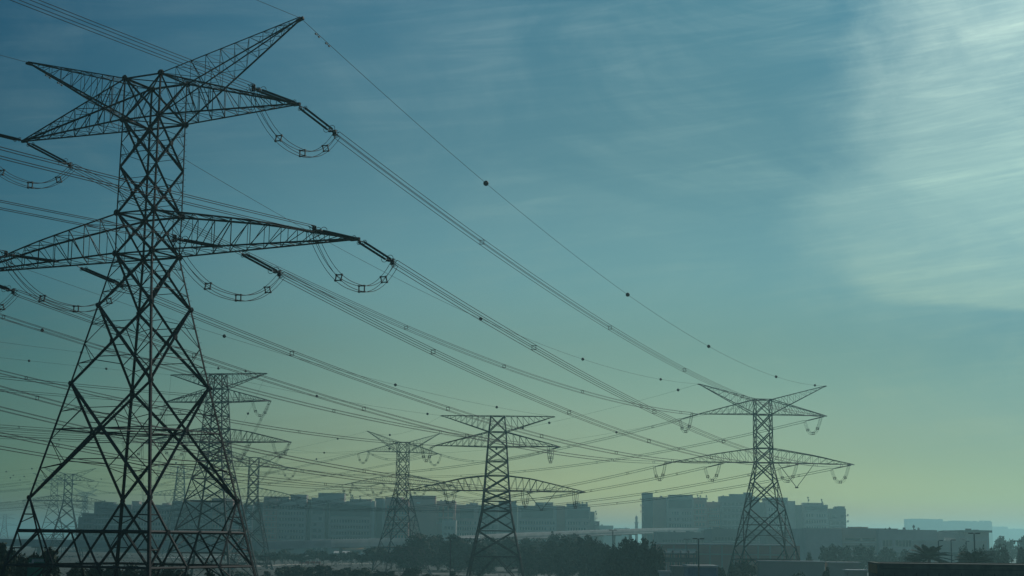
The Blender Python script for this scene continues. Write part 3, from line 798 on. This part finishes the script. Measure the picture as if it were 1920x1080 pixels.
B('lower pale arcade in front of the end pavilion', 1735, 1850, 1017, 560, 20, wall='wallD', band=(3.6, 1.2, 3))
B('dark office block behind the lower half of the right-hand pylon', 1335, 1500, 995, 760, 30, wall='wallC', rows=4, cols=26, fl=3.2)
B('low service block left of the shopping hall wall', 1438, 1502, 999, 720, 20, wall='wallC')
B('low dark roofs left of the dark office block, below the right estate', 1232, 1334, 1000, 800, 20, wall='wallC', rows=2, cols=18, fl=3)

def slabroof(label, u0, u1, v, Y, depth, wall, capm, ov=.25, th=.35, extra=None):
    xa, z = xz(u0, v, Y); xb, _ = xz(u1, v, Y); z = xz((u0 + u1) / 2, v, Y)[1]; h = z - GROUND
    root = empty('low_building', ((xa + xb) / 2, Y, GROUND), label, 'building')
    b = MB(); b.box((0, depth / 2, h / 2), (xb - xa, depth, h)); b.build('wall', M[wall], root)
    b = MB(); b.box((0, depth / 2, h + th / 2), (xb - xa + 2 * ov, depth + 2 * ov, th)); b.build('roof', M[capm], root)
    return root, xb - xa, h
w1, ww1, wh1 = slabroof('very long pinkish warehouse with a pale roof edge below the right estate', 1229, 1500, 1022, 500, 14, 'wallB', 'white')
b = MB()
for i in range(12): b.box((-ww1 / 2 + 2 + i * ww1 / 12, -.1, wh1 * .5), (.5, .3, wh1 * .96))
b.box((ww1 * .02, -.15, wh1 * .72), (ww1 * .75, .3, .5)); b.build('pilasters', M['wallA'], w1)
b = MB(); b.box((-ww1 * .32, -.2, wh1 * .8), (ww1 * .2, .25, 1.6)); b.build('sign_band', M['trim'], w1)
slabroof('long low shed with a bright roof edge in front of the right-hand pylon legs', 1424, 1545, 1053.5, 330, 3, 'wallA', 'white', th=.2)
slabroof('short low shed with a bright roof edge, right of the longer one', 1552, 1612, 1055.5, 330, 3, 'wallA', 'white', th=.2)
slabroof('small pale-roofed shed beside the dark foreground building', 1590, 1626, 1070.5, 270, 3, 'wallA', 'white', th=.2)
bl, bw, bh = slabroof('blue corrugated shed with a pale roof edge under the tall lamp post', 1291, 1344, 1063.5, 300, 8, 'blue', 'trim')
b = MB()
for i in range(14): b.box((-bw / 2 + .2 + i * bw / 13.2, -.05, bh / 2), (.12, .14, bh * .98))
b.build('ribs', M['blue'], bl)
slabroof('small white cabin left of the blue shed', 1239, 1256, 1074, 290, 3, 'white', 'trim')
slabroof('grey low workshop in front of the dark tree row, right of the shade shelter', 1262, 1286, 1064, 360, 6, 'wallC', 'wallC')

# foreground building, bottom right
def fg():
    Y = 120; x1 = xz(1646, 1058.5, Y)[0]; h = xz(1775, 1058.5, Y)[1] - GROUND; x2 = x1 + 52
    x0 = xz(1628, 1058.5, Y + 8)[0]; o = Vector((x1 + 26, Y, GROUND))
    root = empty('foreground_building', o, 'dark flat-topped building with a pale coping filling the bottom right corner', 'building')
    def prism(mb, q, z0, z1):
        P = [(x - o.x, y - o.y, z) for z in (z0, z1) for x, y in q]; mb.poly(P, [(3, 2, 1, 0), (4, 5, 6, 7), (0, 1, 5, 4), (1, 2, 6, 5), (2, 3, 7, 6), (3, 0, 4, 7)])
    q = [(x1, Y), (x2, Y), (x2, Y + 8), (x0, Y + 8)]
    b = MB(); prism(b, q, 0, h); b.build('wall', M['brick'], root)
    b = MB(); prism(b, [(x1 - .05, Y - .06), (x2, Y - .06), (x2, Y + .4), (x1 - .05, Y + .4)], h, h + .06); prism(b, [(x0 - .05, Y + 7.7), (x2, Y + 7.7), (x2, Y + 8.1), (x0 - .05, Y + 8.1)], h, h + .06)
    prism(b, [(x1 - .05, Y + .4), (x1 + .4, Y + .4), (x0 + .4, Y + 7.7), (x0 - .05, Y + 7.7)], h, h + .058); b.build('coping', M['coping'], root)
    b = MB(); d = Vector((x0 - x1, 8)).normalized()
    def sp(t, e): return (x1 + d.x * t - d.y * e, Y + d.y * t + d.x * e)
    prism(b, [sp(.5, .0), sp(7.6, .0), sp(7.6, .06), sp(.5, .06)], h - .75, h - .06); b.build('end_panel', M['ochre'], root)
    b = MB(); rnd = random.Random(3)
    for i in range(60): b.box((x1 - o.x + .4 + i * .86, -.03, h / 2 - .3), (.05, .06, h - .7))
    for i in range(8): b.box((0, -.03, h - .35 - i * .5 - rnd.random() * .1), (51.6, .05, .03))
    b.build('cladding_joints', M['steel'], root)
    b = MB()
    for i in range(40): b.box((x1 - o.x + rnd.random() * 51, -.035, h - .12 - rnd.random() * .16), (rnd.uniform(.4, 1.8), .05, rnd.uniform(.03, .09)))
    b.build('worn_edging', M['coping'], root)
fg()

# minaret
mx, mz = xz(1193.5, 999, 1300); mt = empty('minaret', (mx, 1300, GROUND), 'slim minaret with a balcony and pointed cap, alone in the gap', 'minaret')
def zat(v, Y=1300): return xz(1193.5, v, Y)[1] - GROUND
b = MB(); b.tube([(0, 0, 0), (0, 0, zat(981))], 1.25, 8); b.build('shaft', M['wallD'], mt)
b = MB(); b.tube([(0, 0, zat(982)), (0, 0, zat(980)), (0, 0, zat(979))], [1.3, 1.75, 1.75], 8); b.tube([(0, 0, zat(990)), (0, 0, zat(988.6))], 1.45, 8); b.build('balcony', M['trim'], mt)
b = MB(); b.tube([(0, 0, zat(979)), (0, 0, zat(970.5))], .95, 8); b.tube([(0, 0, zat(971.3)), (0, 0, zat(970.3))], 1.15, 8); b.build('upper_shaft', M['wallD'], mt)
b = MB(); b.tube([(0, 0, zat(970.3)), (0, 0, zat(969)), (0, 0, zat(967.8)), (0, 0, zat(967)), (0, 0, zat(963.5))], [1.0, .95, .45, .12, .05], 8); b.build('cap', M['trim'], mt)

# flyovers
def flyover(label, pts, th, wid, npier, wall=1.0):
    P = [at(u, v, Y) for u, v, Y in pts]; c = (P[0] + P[-1]) / 2; c.z = GROUND
    root = empty('flyover', c, label, 'flyover')
    d = MB(); pr = MB()
    for a, b in zip(P, P[1:]):
        dr = (b - a).normalized(); s_ = Vector((-dr.y, dr.x, 0)).normalized()
        def quad(mb, o0, o1, z0, z1):
            q = [p - c + s_ * o + Vector((0, 0, z)) for p in (a, b) for o, z in ((o0, z0), (o1, z0), (o1, z1), (o0, z1))]
            mb.poly(q, [(0, 1, 5, 4), (1, 2, 6, 5), (2, 3, 7, 6), (3, 0, 4, 7), (3, 2, 1, 0), (4, 5, 6, 7)])
        quad(d, 0, wid, -th, 0); quad(pr, -.2, .1, -.4, wall); quad(pr, wid - .1, wid + .2, -.4, wall)
        n_ = max(1, int((b - a).length / 32))
        for i in range(n_):
            p = lerp(a, b, (i + .5) / n_) - c + s_ * (wid / 2)
            if p.z - th > 1: pi_ = MB(); pi_.box((p.x, p.y, (p.z - th) / 2), (1.6, 1.6, p.z - th)); pi_.box((p.x, p.y, p.z - th - .4), (2, wid * .8, .8), math.atan2(dr.y, dr.x)); pi_.build('pier', M['concrete'], root)
    d.build('deck', M['palecon'], root); pr.build('parapet', M['palecon'], root)
    return root
flyover('long pale flyover crossing below the left estate', [(-160, 1013, 860), (200, 1018, 800), (480, 1021, 760), (620, 1017.5, 790), (760, 1014, 850), (880, 1013, 900)], 2.4, 12, 9, 1.3)
flyover('thin pale ramp rising between the estate and the minaret', [(900, 1009, 640), (1000, 1003, 700), (1118, 998, 780), (1240, 993.5, 900), (1330, 992, 1000)], 1.6, 10, 8, .8)

# roads, laid as sheets on the ground
def strip(name, pts, w, m, lift):
    mb = MB(); P = [Vector((x, y, GROUND + lift)) for x, y in pts]; L_ = []
    for i, p in enumerate(P):
        d = (P[min(i + 1, len(P) - 1)] - P[max(i - 1, 0)]).normalized(); s_ = Vector((-d.y, d.x, 0)) * (w / 2); L_ += [p + s_, p - s_]
    mb.poly(L_, [(2 * i, 2 * i + 1, 2 * i + 3, 2 * i + 2) for i in range(len(P) - 1)])
    return structure(name, mb, m)
def gp(u, v):
    r = ray(u, v); k = GROUND / r.z; return (r.x * k, r.y * k)
strip('road', [gp(300, 1046), gp(480, 1043), gp(640, 1048), gp(760, 1051), gp(1000, 1058), gp(1250, 1066)], 14, M['palecon'], .02)
strip('side_road', [gp(640, 1074), gp(750, 1074), gp(870, 1077), gp(1200, 1083)], 5, M['concrete'], .03)
strip('dirt_track', [gp(420, 1064), gp(560, 1058), gp(700, 1057)], 6, M['wallD'], .04)
sh = MB(); q = [gp(480, 1041), gp(740, 1041), gp(720, 1052), gp(470, 1050)]
sh.poly([(x, y, GROUND + .01) for x, y in q], [(0, 1, 2, 3)]); structure('yard', sh, M['road'])

# small things on the open ground
def gbox(name, label, cat, u, vb, w, h, m, d=2.0, parts=None, Y=None):
    x, y = gp(u, vb); root = empty(name, (x, y, GROUND), label, cat)
    return root
def barrier(u0, u1, v, label):
    a, b_ = Vector((*gp(u0, v), 0)), Vector((*gp(u1, v), 0)); c = (a + b_) / 2; root = empty('barrier', (c.x, c.y, GROUND), label, 'barrier')
    L_ = (b_ - a).length; n_ = int(L_ / 2.2); mb = MB()
    for i in range(n_):
        p = lerp(a, b_, (i + .5) / n_) - c; mb.box((p.x, p.y, .55), (2.0, .5, .9)); mb.box((p.x, p.y, .12), (2.0, .8, .24))
    mb.build('barrier_blocks', M['red'], root)
    mb = MB()
    for i in range(0, n_, 3):
        p = lerp(a, b_, (i + .5) / n_) - c; mb.bar((p.x, p.y, 1), (p.x, p.y, 1.9), .15); mb.box((p.x, p.y, 2.0), (.5, .2, .3))
    mb.build('warning_posts', M['white'], root)
barrier(560, 602, 1057, 'row of red road-works barriers behind the roadside bushes')
def van(u, v, label, m, L_=5.0, h=2.1, rz=0):
    x, y = gp(u, v); root = empty('parked_van', (x, y, GROUND), label, 'van', 'vehicles parked beyond the road', rz)
    mb = MB(); pr_ = [(-L_ / 2, .35), (L_ / 2, .35), (L_ / 2, h * .55), (L_ / 2 - .9, h * .62), (L_ / 2 - 1.5, h), (-L_ / 2, h)]
    P = [(a, s_ * .95, z) for s_ in (-1, 1) for a, z in pr_]; n_ = 6
    mb.poly(P, [tuple(range(6)), tuple(range(6, 12))[::-1]] + [((i + 1) % 6, i, 6 + i, 6 + (i + 1) % 6) for i in range(6)])
    mb.build('body', M[m], root)
    mb = MB(); mb.box((L_ / 2 - 1.9, 0, h * .78), (1.2, 1.94, h * .26)); mb.box((-.8, 0, h * .78), (1.6, 1.94, h * .24)); mb.build('window', M['glass'], root)
    for a in (-1, 1):
        for s_ in (-1, 1):
            w_ = MB(); w_.tube([(a * L_ * .31, s_ * .78, .35), (a * L_ * .31, s_ * 1.0, .35)], .35, 12); w_.build('wheel', M['insul'], root)
for i, (u, v, m, lb) in enumerate([(588, 1046, 'white', 'white van left of the pale compound, below the flyover'), (636, 1050.5, 'white', 'white van at the left of the pale compound'), (652, 1053, 'palecon', 'pale van beside the white van at the compound'),
                                   (684, 1042.5, 'white', 'white van alone right of the compound, nearer the trees'), (724, 1056, 'lamp', 'grey van just left of the dark tree row')]):
    van(u, v, lb, m, rz=.2 * i)
def kiosk(u, v, label, wm, rm, w, h):
    x, y = gp(u, v); root = empty('roadside_kiosk', (x, y, GROUND), label, 'kiosk')
    mb = MB(); mb.box((0, 1.5, h / 2), (w, 3, h)); mb.build('wall', M[wm], root)
    mb = MB(); P = [(-w / 2 - .5, -1.2, h - .3), (w / 2 + .5, -1.2, h - .3), (w / 2 + .5, 3.3, h + .7), (-w / 2 - .5, 3.3, h + .7)]
    mb.poly(P + [(a, b, c + .15) for a, b, c in P], [(3, 2, 1, 0), (4, 5, 6, 7), (0, 1, 5, 4), (1, 2, 6, 5), (2, 3, 7, 6), (3, 0, 4, 7)]); mb.build('awning', M[rm], root)
    mb = MB(); mb.box((0, -.02, h * .5), (w * .6, .1, h * .45)); mb.build('hatch', M['glass'], root)
kiosk(664, 1041, 'kiosk with an orange awning under the flyover', 'wallA', 'orange', 14, 4)
kiosk(642, 1046.5, 'pale compound kiosk with green-grey awning', 'white', 'trim', 9, 3)
kiosk(546, 1038, 'low kiosk with a dark awning under the left of the flyover', 'wallC', 'brick', 12, 3.6)

# parking shade shelter
x0, y0 = gp(1247, 1082); Ys = 410
xa = xz(1247, 1050, Ys)[0]; xb = xz(1306, 1050, Ys)[0]; zr = xz(1276, 1036, Ys)[1] - GROUND
st = empty('shade_shelter', ((xa + xb) / 2, Ys, GROUND), 'open steel shelter with four pale roof bays beside the dark tree', 'shelter'); sw = xb - xa
for i in range(4):
    c = -sw / 2 + sw * (i + .5) / 4; mb = MB(); mb.box((c, 3, zr), (sw / 4 - .5, 6, .2)); mb.build('roof', M['white'], st)
mb = MB()
for i in range(5):
    c = -sw / 2 + sw * i / 4; mb.box((c, 0, zr / 2), (.3, .3, zr)); mb.box((c, 6, zr / 2), (.3, .3, zr)); mb.box((c, 3, zr - .3), (.25, 6.2, .35)); mb.ball((c, 0, zr + .3), .3, 6, 4)
mb.box((0, 0, zr - 1.9), (sw, .25, 1.2)); mb.box((0, 0, zr - .4), (sw, .22, .3)); mb.build('frame', M['lamp'], st)
rnd = random.Random(5); mb = MB()
for i in range(14):
    c = -sw / 2 + .5 + rnd.random() * (sw - 1); mb.box((c, 2.5 + rnd.random(), zr - 4 - rnd.random()), (.16, .16, 1.2 + rnd.random()))
mb.build('hanging_panels', M['white'], st)
# ------------------------------------------------------------------ lamps, sign
def lamp(label, u, vtop, Y, heads=2, arm_=.9, r=.11, dirx=1):
    x, z = xz(u, vtop, Y); h = z - GROUND; root = empty('street_lamp', (x, Y, GROUND), label, 'street lamp', 'street lamps')
    mb = MB(); mb.tube([(0, 0, 0), (0, 0, h * .5), (0, 0, h)], [r * 1.5, r * 1.15, r * .8], 8); mb.tube([(0, 0, 0), (0, 0, .8)], r * 2, 8); mb.build('pole', M['lamp'], root)
    for s_ in ((-1, 1) if heads == 2 else (dirx,)):
        mb = MB(); mb.bar((0, 0, h - .1), (s_ * arm_, 0, h), .09); mb.box((s_ * (arm_ + .15), 0, h), (.75, .35, .2)); mb.build('lamp_head', M['lamp'], root)
lamp('double-headed lamp post in front of the middle of the dark tree row', 845, 1009, 300, 2, .5)
lamp('lamp post rising between the two dark tree clumps', 1149, 994, 420, 2, .5, .13)
lamp('slim lamp post left of the tall double-headed one above the blue shed', 1288, 1011, 420, 2, .4)
lamp('tall double-headed lamp post above the blue shed', 1309.5, 1010, 260, 2, .45, .13)
lamp('single-headed lamp post above the palm crown, leftmost on the right', 1759.5, 1013.5, 300, 1, .35)
lamp('single-headed lamp post right of the leftmost one above the palms', 1783, 1012.5, 300, 1, .35)
lamp('faint lamp post between the single-headed ones and the tall T-shaped one', 1811.5, 1015, 420, 1, .3)
lamp('tall T-shaped lamp post in front of the end pavilion', 1826.5, 1000, 260, 2, .45, .13)
lamp('rightmost lamp post near the edge of the picture', 1908.5, 1014.5, 270, 2, .2, .12)
lamp('thin lamp post in front of the grey estate at far left', 117, 1001, 700, 2, .6)
# motorway sign, bottom left
sx, sz = xz(67, 1046, 150); sg_ = empty('road_sign', (sx, 150, GROUND), 'green road sign with a white panel, among the dark trees at bottom left', 'road sign')
xl, zt_ = xz(54, 1046.5, 150); xr_, zb_ = xz(83, 1080, 150); zt_ -= GROUND; zb_ -= GROUND; xl -= sx; xr_ -= sx
mb = MB(); mb.box(((xl + xr_) / 2, 0, (zt_ + xz(67, 1061, 150)[1] - GROUND) / 2), (xr_ - xl, .08, zt_ - (xz(67, 1061, 150)[1] - GROUND))); mb.build('upper_board', M['green'], sg_)
z2 = xz(67, 1064, 150)[1] - GROUND
mb = MB(); mb.box(((xl + xr_) / 2 - .15, 0, (z2 + zb_ - .5) / 2), (xr_ - xl - .2, .08, z2 - zb_ + .5)); mb.build('lower_board', M['green'], sg_)
mb = MB()
def px(u, v): return xz(u, v, 150)[0] - sx, xz(u, v, 150)[1] - GROUND
def rect(u0, v0, u1, v1):
    (a, c), (b, d) = px(u0, v0), px(u1, v1); mb.box(((a + b) / 2, -.055, (c + d) / 2), (b - a, .03, abs(c - d)))
rect(60, 1048, 83, 1049.2); rect(60.2, 1049.4, 63.5, 1059.4); rect(64, 1050.2, 82, 1051.6); rect(64, 1052.6, 82.5, 1053.8)
mb.bar((px(54.5, 1055)[0], -.055, px(54.5, 1055)[1]), (px(60, 1056.5)[0], -.055, px(60, 1056.5)[1]), .07)
mb.build('white_legend', M['white'], sg_)
mb = MB()
for k in (-.55, .55): mb.box((k, .12, zt_ / 2), (.14, .14, zt_))
mb.build('post', M['lamp'], sg_)

# ------------------------------------------------------------------ plants
def crown_mesh(seed, rx, rz, lobes, per, leaf, lo=0.0, shape='round'):
    rnd = random.Random(seed); v = []; f = []
    L_ = []
    for i in range(lobes):
        while True:
            p = Vector((rnd.uniform(-1, 1), rnd.uniform(-1, 1), rnd.uniform(-1, 1)))
            if .25 < p.length < 1: break
        p = p.normalized() * rnd.uniform(.25, .82)
        if shape == 'cone': p.x *= (1 - p.z) * .55; p.y *= (1 - p.z) * .55
        L_.append((p, rnd.uniform(.20, .38)))
    for p, r in L_:
        for _ in range(per):
            d = Vector((rnd.gauss(0, 1), rnd.gauss(0, 1), rnd.gauss(0, 1))).normalized() * r * rnd.uniform(.55, 1.08)
            c = p + d; c = Vector((c.x * rx, c.y * rx, c.z * rz))
            if c.z < -rz * (1 - lo): continue
            n_ = (Vector((d.x, d.y, d.z)).normalized() + Vector((rnd.gauss(0, .5), rnd.gauss(0, .5), rnd.gauss(0, .5)))).normalized()
            x = n_.cross(Vector((rnd.gauss(0, 1), rnd.gauss(0, 1), rnd.gauss(0, 1)))).normalized(); y = n_.cross(x)
            s_ = leaf * rnd.uniform(.6, 1.3); k = len(v)
            v += [tuple(c + x * s_), tuple(c + y * s_ * .55), tuple(c - x * s_), tuple(c - y * s_ * .55)]; f.append((k, k + 1, k + 2, k + 3))
    me = bpy.data.meshes.new('crown'); me.from_pydata(v, [], f); return me
def trunk_mesh(seed, h, r, rx):
    rnd = random.Random(seed); mb = MB()
    mb.tube([(0, 0, 0), (rnd.uniform(-.1, .1) * h * .3, 0, h * .5), (0, .05 * h, h)], [r * 1.4, r, r * .7], 7)
    for i in range(6):
        a = i * 1.05 + rnd.random(); e = Vector((math.cos(a) * rx * .6, math.sin(a) * rx * .6, h + rx * rnd.uniform(.4, .9)))
        mb.tube([(0, 0, h * .75), tuple(e * .5 + Vector((0, 0, h * .45))), tuple(e)], [r * .6, r * .4, r * .15], 5)
    me = bpy.data.meshes.new('trunk'); me.from_pydata(mb.v, [], mb.f); me.materials.append(M['bark']); return me
VAR = {}
def variants(key, n_, rx, rz, lobes, per, leaf, trunk_h, tr, m, shape='round'):
    out_ = []
    for i in range(n_):
        c = crown_mesh(hash_(key) + i, rx, rz, lobes, per, leaf, .06, shape); c.materials.append(M[m])
        out_.append((c, trunk_mesh(i + 5, trunk_h, tr, rx), trunk_h + rz * .85))
    VAR[key] = (out_, rz)
def hash_(s): return sum(ord(c) * (i + 3) for i, c in enumerate(s))
variants('broad', 4, 5.0, 5.8, 54, 130, .42, .9, .30, 'leaf')
variants('bush', 3, 1.7, 1.35, 18, 70, .20, .5, .09, 'leafb')
variants('round', 2, 2.4, 3.8, 70, 260, .25, 1.4, .18, 'leafn')
variants('cone', 1, 1.5, 4.6, 34, 120, .15, 1.2, .16, 'leafn', 'cone')
variants('far', 2, 6.0, 4.5, 20, 60, .7, 3, .35, 'leaf')
pc = [0]
def plant(kind, label, u, vtop, Y, wpx=None, name='tree', cat='tree', group=None):
    """plant whose crown top shows at photo pixel (u, vtop) at depth Y, crown width wpx pixels"""
    vs, rz = VAR[kind]; pc[0] += 1; c, t, cz = vs[pc[0] % len(vs)]
    x, z = xz(u, vtop, Y); H = z - GROUND; s = H / (cz + rz * .95)
    rx = max(abs(q.co.x) for q in c.vertices) if 'rx' not in c else c['rx']; c['rx'] = rx
    sxy = s if wpx is None else (wpx * Y / FOC / 2) / rx
    root = empty(name, (x, Y, GROUND), label, cat, group, pc[0] * 1.7)
    o = bpy.data.objects.new('crown', c); COL.objects.link(o); o.parent = root; o.location = (0, 0, cz * s); o.scale = (sxy, sxy, s)
    o = bpy.data.objects.new('trunk', t); COL.objects.link(o); o.parent = root; o.scale = (s, s, s)
ORD = ['first', 'second', 'third', 'fourth', 'fifth', 'sixth', 'seventh', 'eighth', 'ninth', 'tenth', 'eleventh', 'twelfth', 'thirteenth', 'fourteenth']
GT = 'trees of the long dark row behind the central pylon'
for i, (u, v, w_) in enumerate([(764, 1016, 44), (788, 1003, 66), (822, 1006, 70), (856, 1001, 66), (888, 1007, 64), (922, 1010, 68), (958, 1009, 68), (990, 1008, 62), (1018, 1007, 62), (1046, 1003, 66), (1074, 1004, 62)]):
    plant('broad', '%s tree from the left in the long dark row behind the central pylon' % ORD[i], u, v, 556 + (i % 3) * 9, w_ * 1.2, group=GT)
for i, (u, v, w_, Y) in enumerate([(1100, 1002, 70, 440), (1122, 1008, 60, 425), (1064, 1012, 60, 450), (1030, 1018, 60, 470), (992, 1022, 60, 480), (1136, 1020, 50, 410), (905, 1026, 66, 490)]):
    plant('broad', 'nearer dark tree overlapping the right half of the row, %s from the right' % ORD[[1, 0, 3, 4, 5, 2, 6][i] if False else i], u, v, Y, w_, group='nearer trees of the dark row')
for u, v, w_, Y, lb in [(1172, 1013, 66, 350, 'left tree of the separate dark clump right of the row'), (1200, 1008, 72, 345, 'middle and tallest tree of the separate dark clump'),
                        (1224, 1013, 48, 340, 'right tree of the separate dark clump, beside the shelter'), (1150, 1026, 44, 365, 'low tree filling the gap between row and separate clump')]:
    plant('broad', lb, u, v, Y, w_)
for u, v, w_, Y, lb in [(1560, 1019, 44, 470, 'hazy tree in front of the left end of the shopping hall'), (1585, 1021, 50, 480, 'hazy tree left of centre before the louvred shopping hall'), (1615, 1020, 50, 480, 'hazy tree right of centre before the louvred shopping hall'),
                        (1660, 1024, 56, 500, 'faint tree at the right of the group before the shopping hall'), (1516, 1038, 20, 420, 'small round tree at the foot of the plain shopping hall wall'), (1549, 1062, 34, 250, 'round bush-like tree below the low bright-edged sheds'),
                        (1868, 1017, 62, 340, 'leafy tree behind the tall T-shaped lamp post'), (1838, 1030, 44, 330, 'lower leafy tree beside the T-shaped lamp post'), (1915, 1030, 40, 330, 'tree cut by the right edge, behind the rightmost lamp'),
                        (1886, 1003, 48, 640, 'hazy tree top above the leafy trees at the right'), (1918, 1004, 40, 650, 'hazy tree top at the extreme right edge'), (1808, 1026, 26, 360, 'small tree between the two palms'), (1700, 1030, 50, 460, 'faint low tree left of the large palm')]:
    plant('far' if Y > 450 else 'broad', lb, u, v, Y, w_)
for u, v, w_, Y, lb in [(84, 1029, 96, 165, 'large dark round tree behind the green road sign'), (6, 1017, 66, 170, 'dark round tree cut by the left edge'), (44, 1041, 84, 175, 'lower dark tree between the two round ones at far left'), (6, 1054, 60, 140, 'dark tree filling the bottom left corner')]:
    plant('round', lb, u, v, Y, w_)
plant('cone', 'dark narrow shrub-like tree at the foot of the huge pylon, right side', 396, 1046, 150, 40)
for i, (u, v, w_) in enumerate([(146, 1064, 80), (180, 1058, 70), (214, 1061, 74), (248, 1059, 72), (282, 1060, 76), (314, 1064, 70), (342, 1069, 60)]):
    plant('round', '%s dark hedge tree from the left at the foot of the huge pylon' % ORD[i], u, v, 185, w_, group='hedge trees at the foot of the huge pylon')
for i, (u, v, w_, Y) in enumerate([(440, 1070, 40, 390), (500, 1073, 30, 370), (530, 1068, 30, 385), (551, 1059, 40, 400), (578, 1066, 26, 410), (603, 1061, 40, 400), (628, 1067, 34, 395), (650, 1066, 40, 400), (676, 1068, 38, 390), (702, 1069, 40, 380), (735, 1073, 34, 370), (772, 1066, 30, 400), (812, 1075, 34, 360), (850, 1073, 30, 380)]):
    plant('bush', '%s roadside bush from the left, along the bottom of the picture' % ORD[i], u, v - 3, Y, w_ * 1.45, 'bush', 'bush', 'roadside bushes along the bottom')
for i, (u, v, w_, Y) in enumerate([(1395, 1050, 50, 340), (1440, 1048, 44, 345), (1352, 1062, 50, 320), (1378, 1058, 34, 330), (1500, 1065, 30, 300)]):
    plant('bush', '%s low bush from the left around the feet of the right-hand pylon' % ORD[[1, 3, 0, 2, 4].index(i) if False else i], u, v, Y, w_, 'bush', 'bush', 'bushes at the right-hand pylon')
for i in range(14):
    plant('far', '%s tree from the left in the low belt under the long flyover' % ORD[i], 474 + i * 18.5 + (i * 7 % 5), 1032 + (i * 5 % 7), 690 - (i % 3) * 25, 26 + (i * 3 % 9), group='low trees under the flyover')
for u, v, Y, w_, lb in [(700, 1025, 600, 70, 'hazy tree under the right end of the long flyover'), (735, 1030, 590, 60, 'hazy tree just left of the dark row'), (1118, 985.5, 1250, 26, 'distant tree top at the end of the balcony block'), (590, 1029, 720, 40, 'faint tree under the middle of the flyover'), (530, 1030, 720, 34, 'faint tree under the flyover beside the pink-striped block')]:
    plant('far', lb, u, v, Y, w_)

def palm(label, u, vc, Y, rpx, seed):
    x, z = xz(u, vc, Y); H = z - GROUND; Rr = rpx * Y / FOC; rnd = random.Random(seed)
    root = empty('date_palm', (x, Y, GROUND), label, 'palm')
    mb = MB(); mb.tube([(0, 0, 0), (.1, 0, H * .5), (0, 0, H)], [.32, .24, .26], 9)
    for k in range(int(H / .25)):
        a = k * 2.4; mb.box((math.cos(a) * .27, math.sin(a) * .27, k * .25), (.16, .16, .14), a)
    mb.build('trunk', M['bark'], root)
    mb = MB()
    for i in range(46):
        a = i * 2.39996; up = rnd.uniform(-.1, 1.45); d = Vector((math.cos(a), math.sin(a), 0)); pts = []
        for k in range(9):
            t = k / 8; pts.append(Vector((0, 0, H)) + d * (Rr * t * math.cos(up * .75) * 1.05) + Vector((0, 0, Rr * (math.sin(up) * t * 1.0 - .42 * t * t))))
        mb.tube(pts, [.04 - .004 * k for k in range(9)], 4)
        for k in range(1, 28):
            t = k / 28 * 8; j = int(t); p = lerp(pts[j], pts[min(j + 1, 8)], t - j); dr = (pts[min(j + 1, 8)] - pts[j]).normalized(); s_ = dr.cross(Vector((0, 0, 1))).normalized()
            ll = Rr * .20 * math.sin(math.pi * (.12 + .8 * k / 28))
            for sd in (-1, 1):
                e = p + s_ * (sd * ll * .8) + dr * ll * .75 - Vector((0, 0, ll * .25)); q = Vector((0, 0, .035)) + dr * .05
                mb.poly([p - q, p + q, e], [(0, 1, 2)])
    mb.build('fronds', M['palm'], root)
palm('large date palm with a spreading crown at the bottom right', 1742, 1048, 250, 46, 1)
palm('smaller date palm half hidden behind the dark foreground building', 1826, 1057, 230, 40, 2)
palm('low date palm leaning out left of the large one', 1716, 1056, 255, 26, 3)

# low scrub: far too much to count
rnd = random.Random(11); mb = MB()
for _ in range(5200):
    y = rnd.uniform(200, 900); x = rnd.uniform(-.40, .42) * y
    if rnd.random() < .35: x = rnd.gauss(0, .1) * y - .12 * y
    r = rnd.uniform(.25, .75)
    for k in range(5):
        c = Vector((x + rnd.gauss(0, r * .6), y + rnd.gauss(0, r * .6), GROUND + rnd.uniform(.1, r))); a = rnd.random() * 6.28
        d = Vector((math.cos(a), math.sin(a), rnd.uniform(-.3, .5))) * r * .5; e = Vector((-math.sin(a), math.cos(a), rnd.uniform(.2, .9))) * r * .35
        mb.poly([c - d, c + e, c + d, c - e], [(0, 1, 2, 3)])
tag(mb.build('ground_scrub', M['leaf']), kind='stuff')
